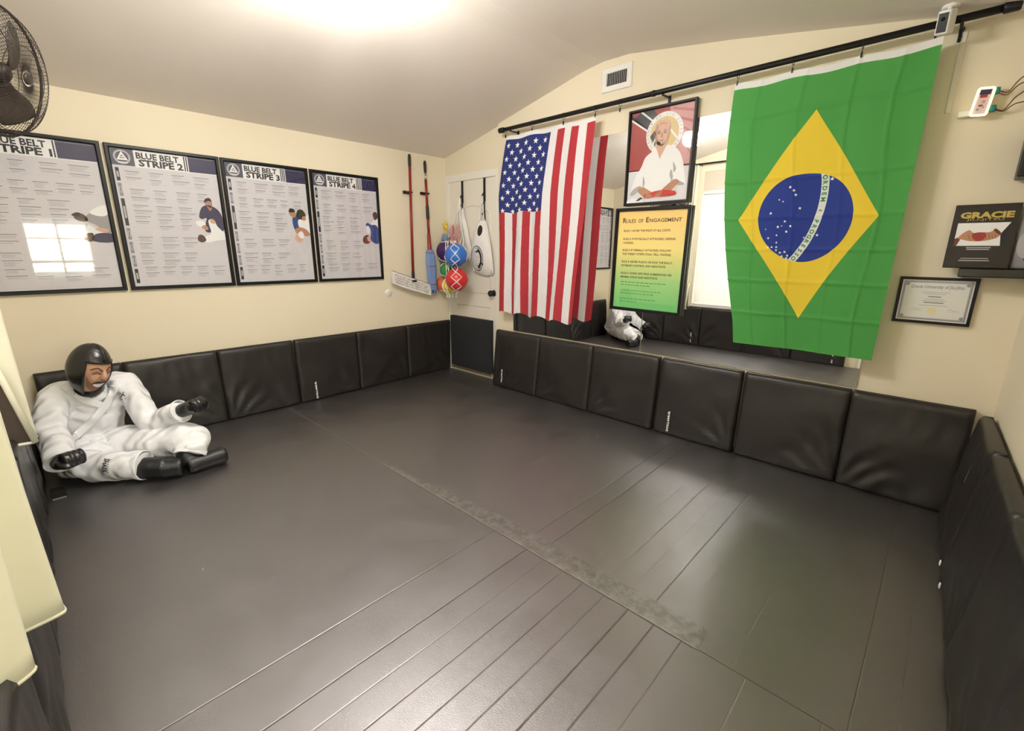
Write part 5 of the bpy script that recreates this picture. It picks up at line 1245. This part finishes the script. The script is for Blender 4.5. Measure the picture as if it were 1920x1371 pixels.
FM = [SKF, mat('stubble brown', (.26,.135,.08), rough=.6), mat('lip ink', (.33,.09,.07)), INKW, MOUS, mat('cheek shade ink', (.36,.17,.095), rough=.6), mat('cheek light ink', (.62,.37,.25), rough=.6)]
def sm(pts, k=5):
    n = len(pts); out = []
    for i in range(n):
        p0, p1, p2, p3 = [Vector(pts[(i+q) % n]) for q in (-1, 0, 1, 2)]
        for j in range(k):
            t = j/k; q = 0.5*((2*p1)+(p2-p0)*t+(2*p0-5*p1+4*p2-p3)*t*t+(3*p1-p0-3*p2+p3)*t**3); out.append((q.x, q.y))
    return out
def inside(x, y, P):
    c = False; j = len(P)-1
    for i in range(len(P)):
        if (P[i][1] > y) != (P[j][1] > y) and x < (P[j][0]-P[i][0])*(y-P[i][1])/(P[j][1]-P[i][1])+P[i][0]: c = not c
        j = i
    return c
LAY = [(1, [(-.075,-.015),(-.055,-.050),(-.030,-.056),(0,-.040),(.030,-.056),(.055,-.050),(.075,-.015),(.066,-.085),(.030,-.126),(0,-.130),(-.030,-.126),(-.066,-.085)])]
for q in (-1, 1):
    LAY += [(6, [(q*.022,-.008),(q*.040,.000),(q*.056,-.012),(q*.048,-.034),(q*.030,-.034)]), (5, [(q*.014,-.018),(q*.024,-.030),(q*.042,-.052),(q*.050,-.075),(q*.044,-.055),(q*.030,-.032),(q*.018,-.012)]),
            (5, [(q*.012,.016),(q*.034,.024),(q*.056,.014),(q*.056,-.002),(q*.034,.000),(q*.014,.000)]), (4, [(q*.010,.022),(q*.034,.038),(q*.062,.026),(q*.060,.020),(q*.034,.030),(q*.012,.014)]),
            (4, [(q*.016,.004),(q*.034,.012),(q*.052,.004),(q*.050,.000),(q*.034,.007),(q*.018,.000)]), (4, [(q*.004,-.030),(q*.013,-.028),(q*.012,-.034),(q*.004,-.035)])]
LAY += [(6, [(-.006,.02),(.006,.02),(.009,-.018),(0,-.026),(-.009,-.018)]), (4, [(-.044,-.054),(-.020,-.042),(0,-.046),(.020,-.042),(.044,-.054),(.036,-.060),(0,-.055),(-.036,-.060)]),
        (2, [(-.042,-.060),(0,-.058),(.042,-.060),(.030,-.088),(0,-.099),(-.030,-.088)]), (3, [(-.037,-.063),(0,-.062),(.037,-.063),(.026,-.080),(0,-.087),(-.026,-.080)]),
        (4, [(-.10,.058),(-.05,.066),(0,.060),(.05,.066),(.10,.058),(.10,.09),(-.10,.09)])]
LAY = [(k, sm(P)) for k, P in LAY]
p = Print(fs, FM, .0008); NU, NV = 150, 150
vs = [fs(-.100+.200*i/NU, -.135+.205*j/NV, 0) for j in range(NV+1) for i in range(NU+1)]; fcs = []; mis = []
for j in range(NV):
    for i in range(NU):
        x, y = -.100+.200*(i+.5)/NU, -.135+.205*(j+.5)/NV; k = 0
        for kk, P in LAY:
            if inside(x, y, P): k = kk
        fcs.append((j*(NU+1)+i, j*(NU+1)+i+1, (j+1)*(NU+1)+i+1, (j+1)*(NU+1)+i)); mis.append(k)
p.mb.add(vs, fcs, mis)
p.build('printed_face', hd)
for c in hd.children:
    if c.name.startswith('printed_face'):
        for q in c.data.polygons: q.use_smooth = True
# small dark block on the mat by the pad behind the sleeve
tag(bev(MB().box((.66,-3.185,.0),(.73,-3.125,.045)).box((.728,-3.182,.002),(.7305,-3.128,.012),1).build('rubber_wedge', [BLACKM, INKG], origin=(.7,-3.15,0)), .004), 'small dark wedge with a pale edge on the mat beneath the dummy\'s sleeve', 'door wedge')
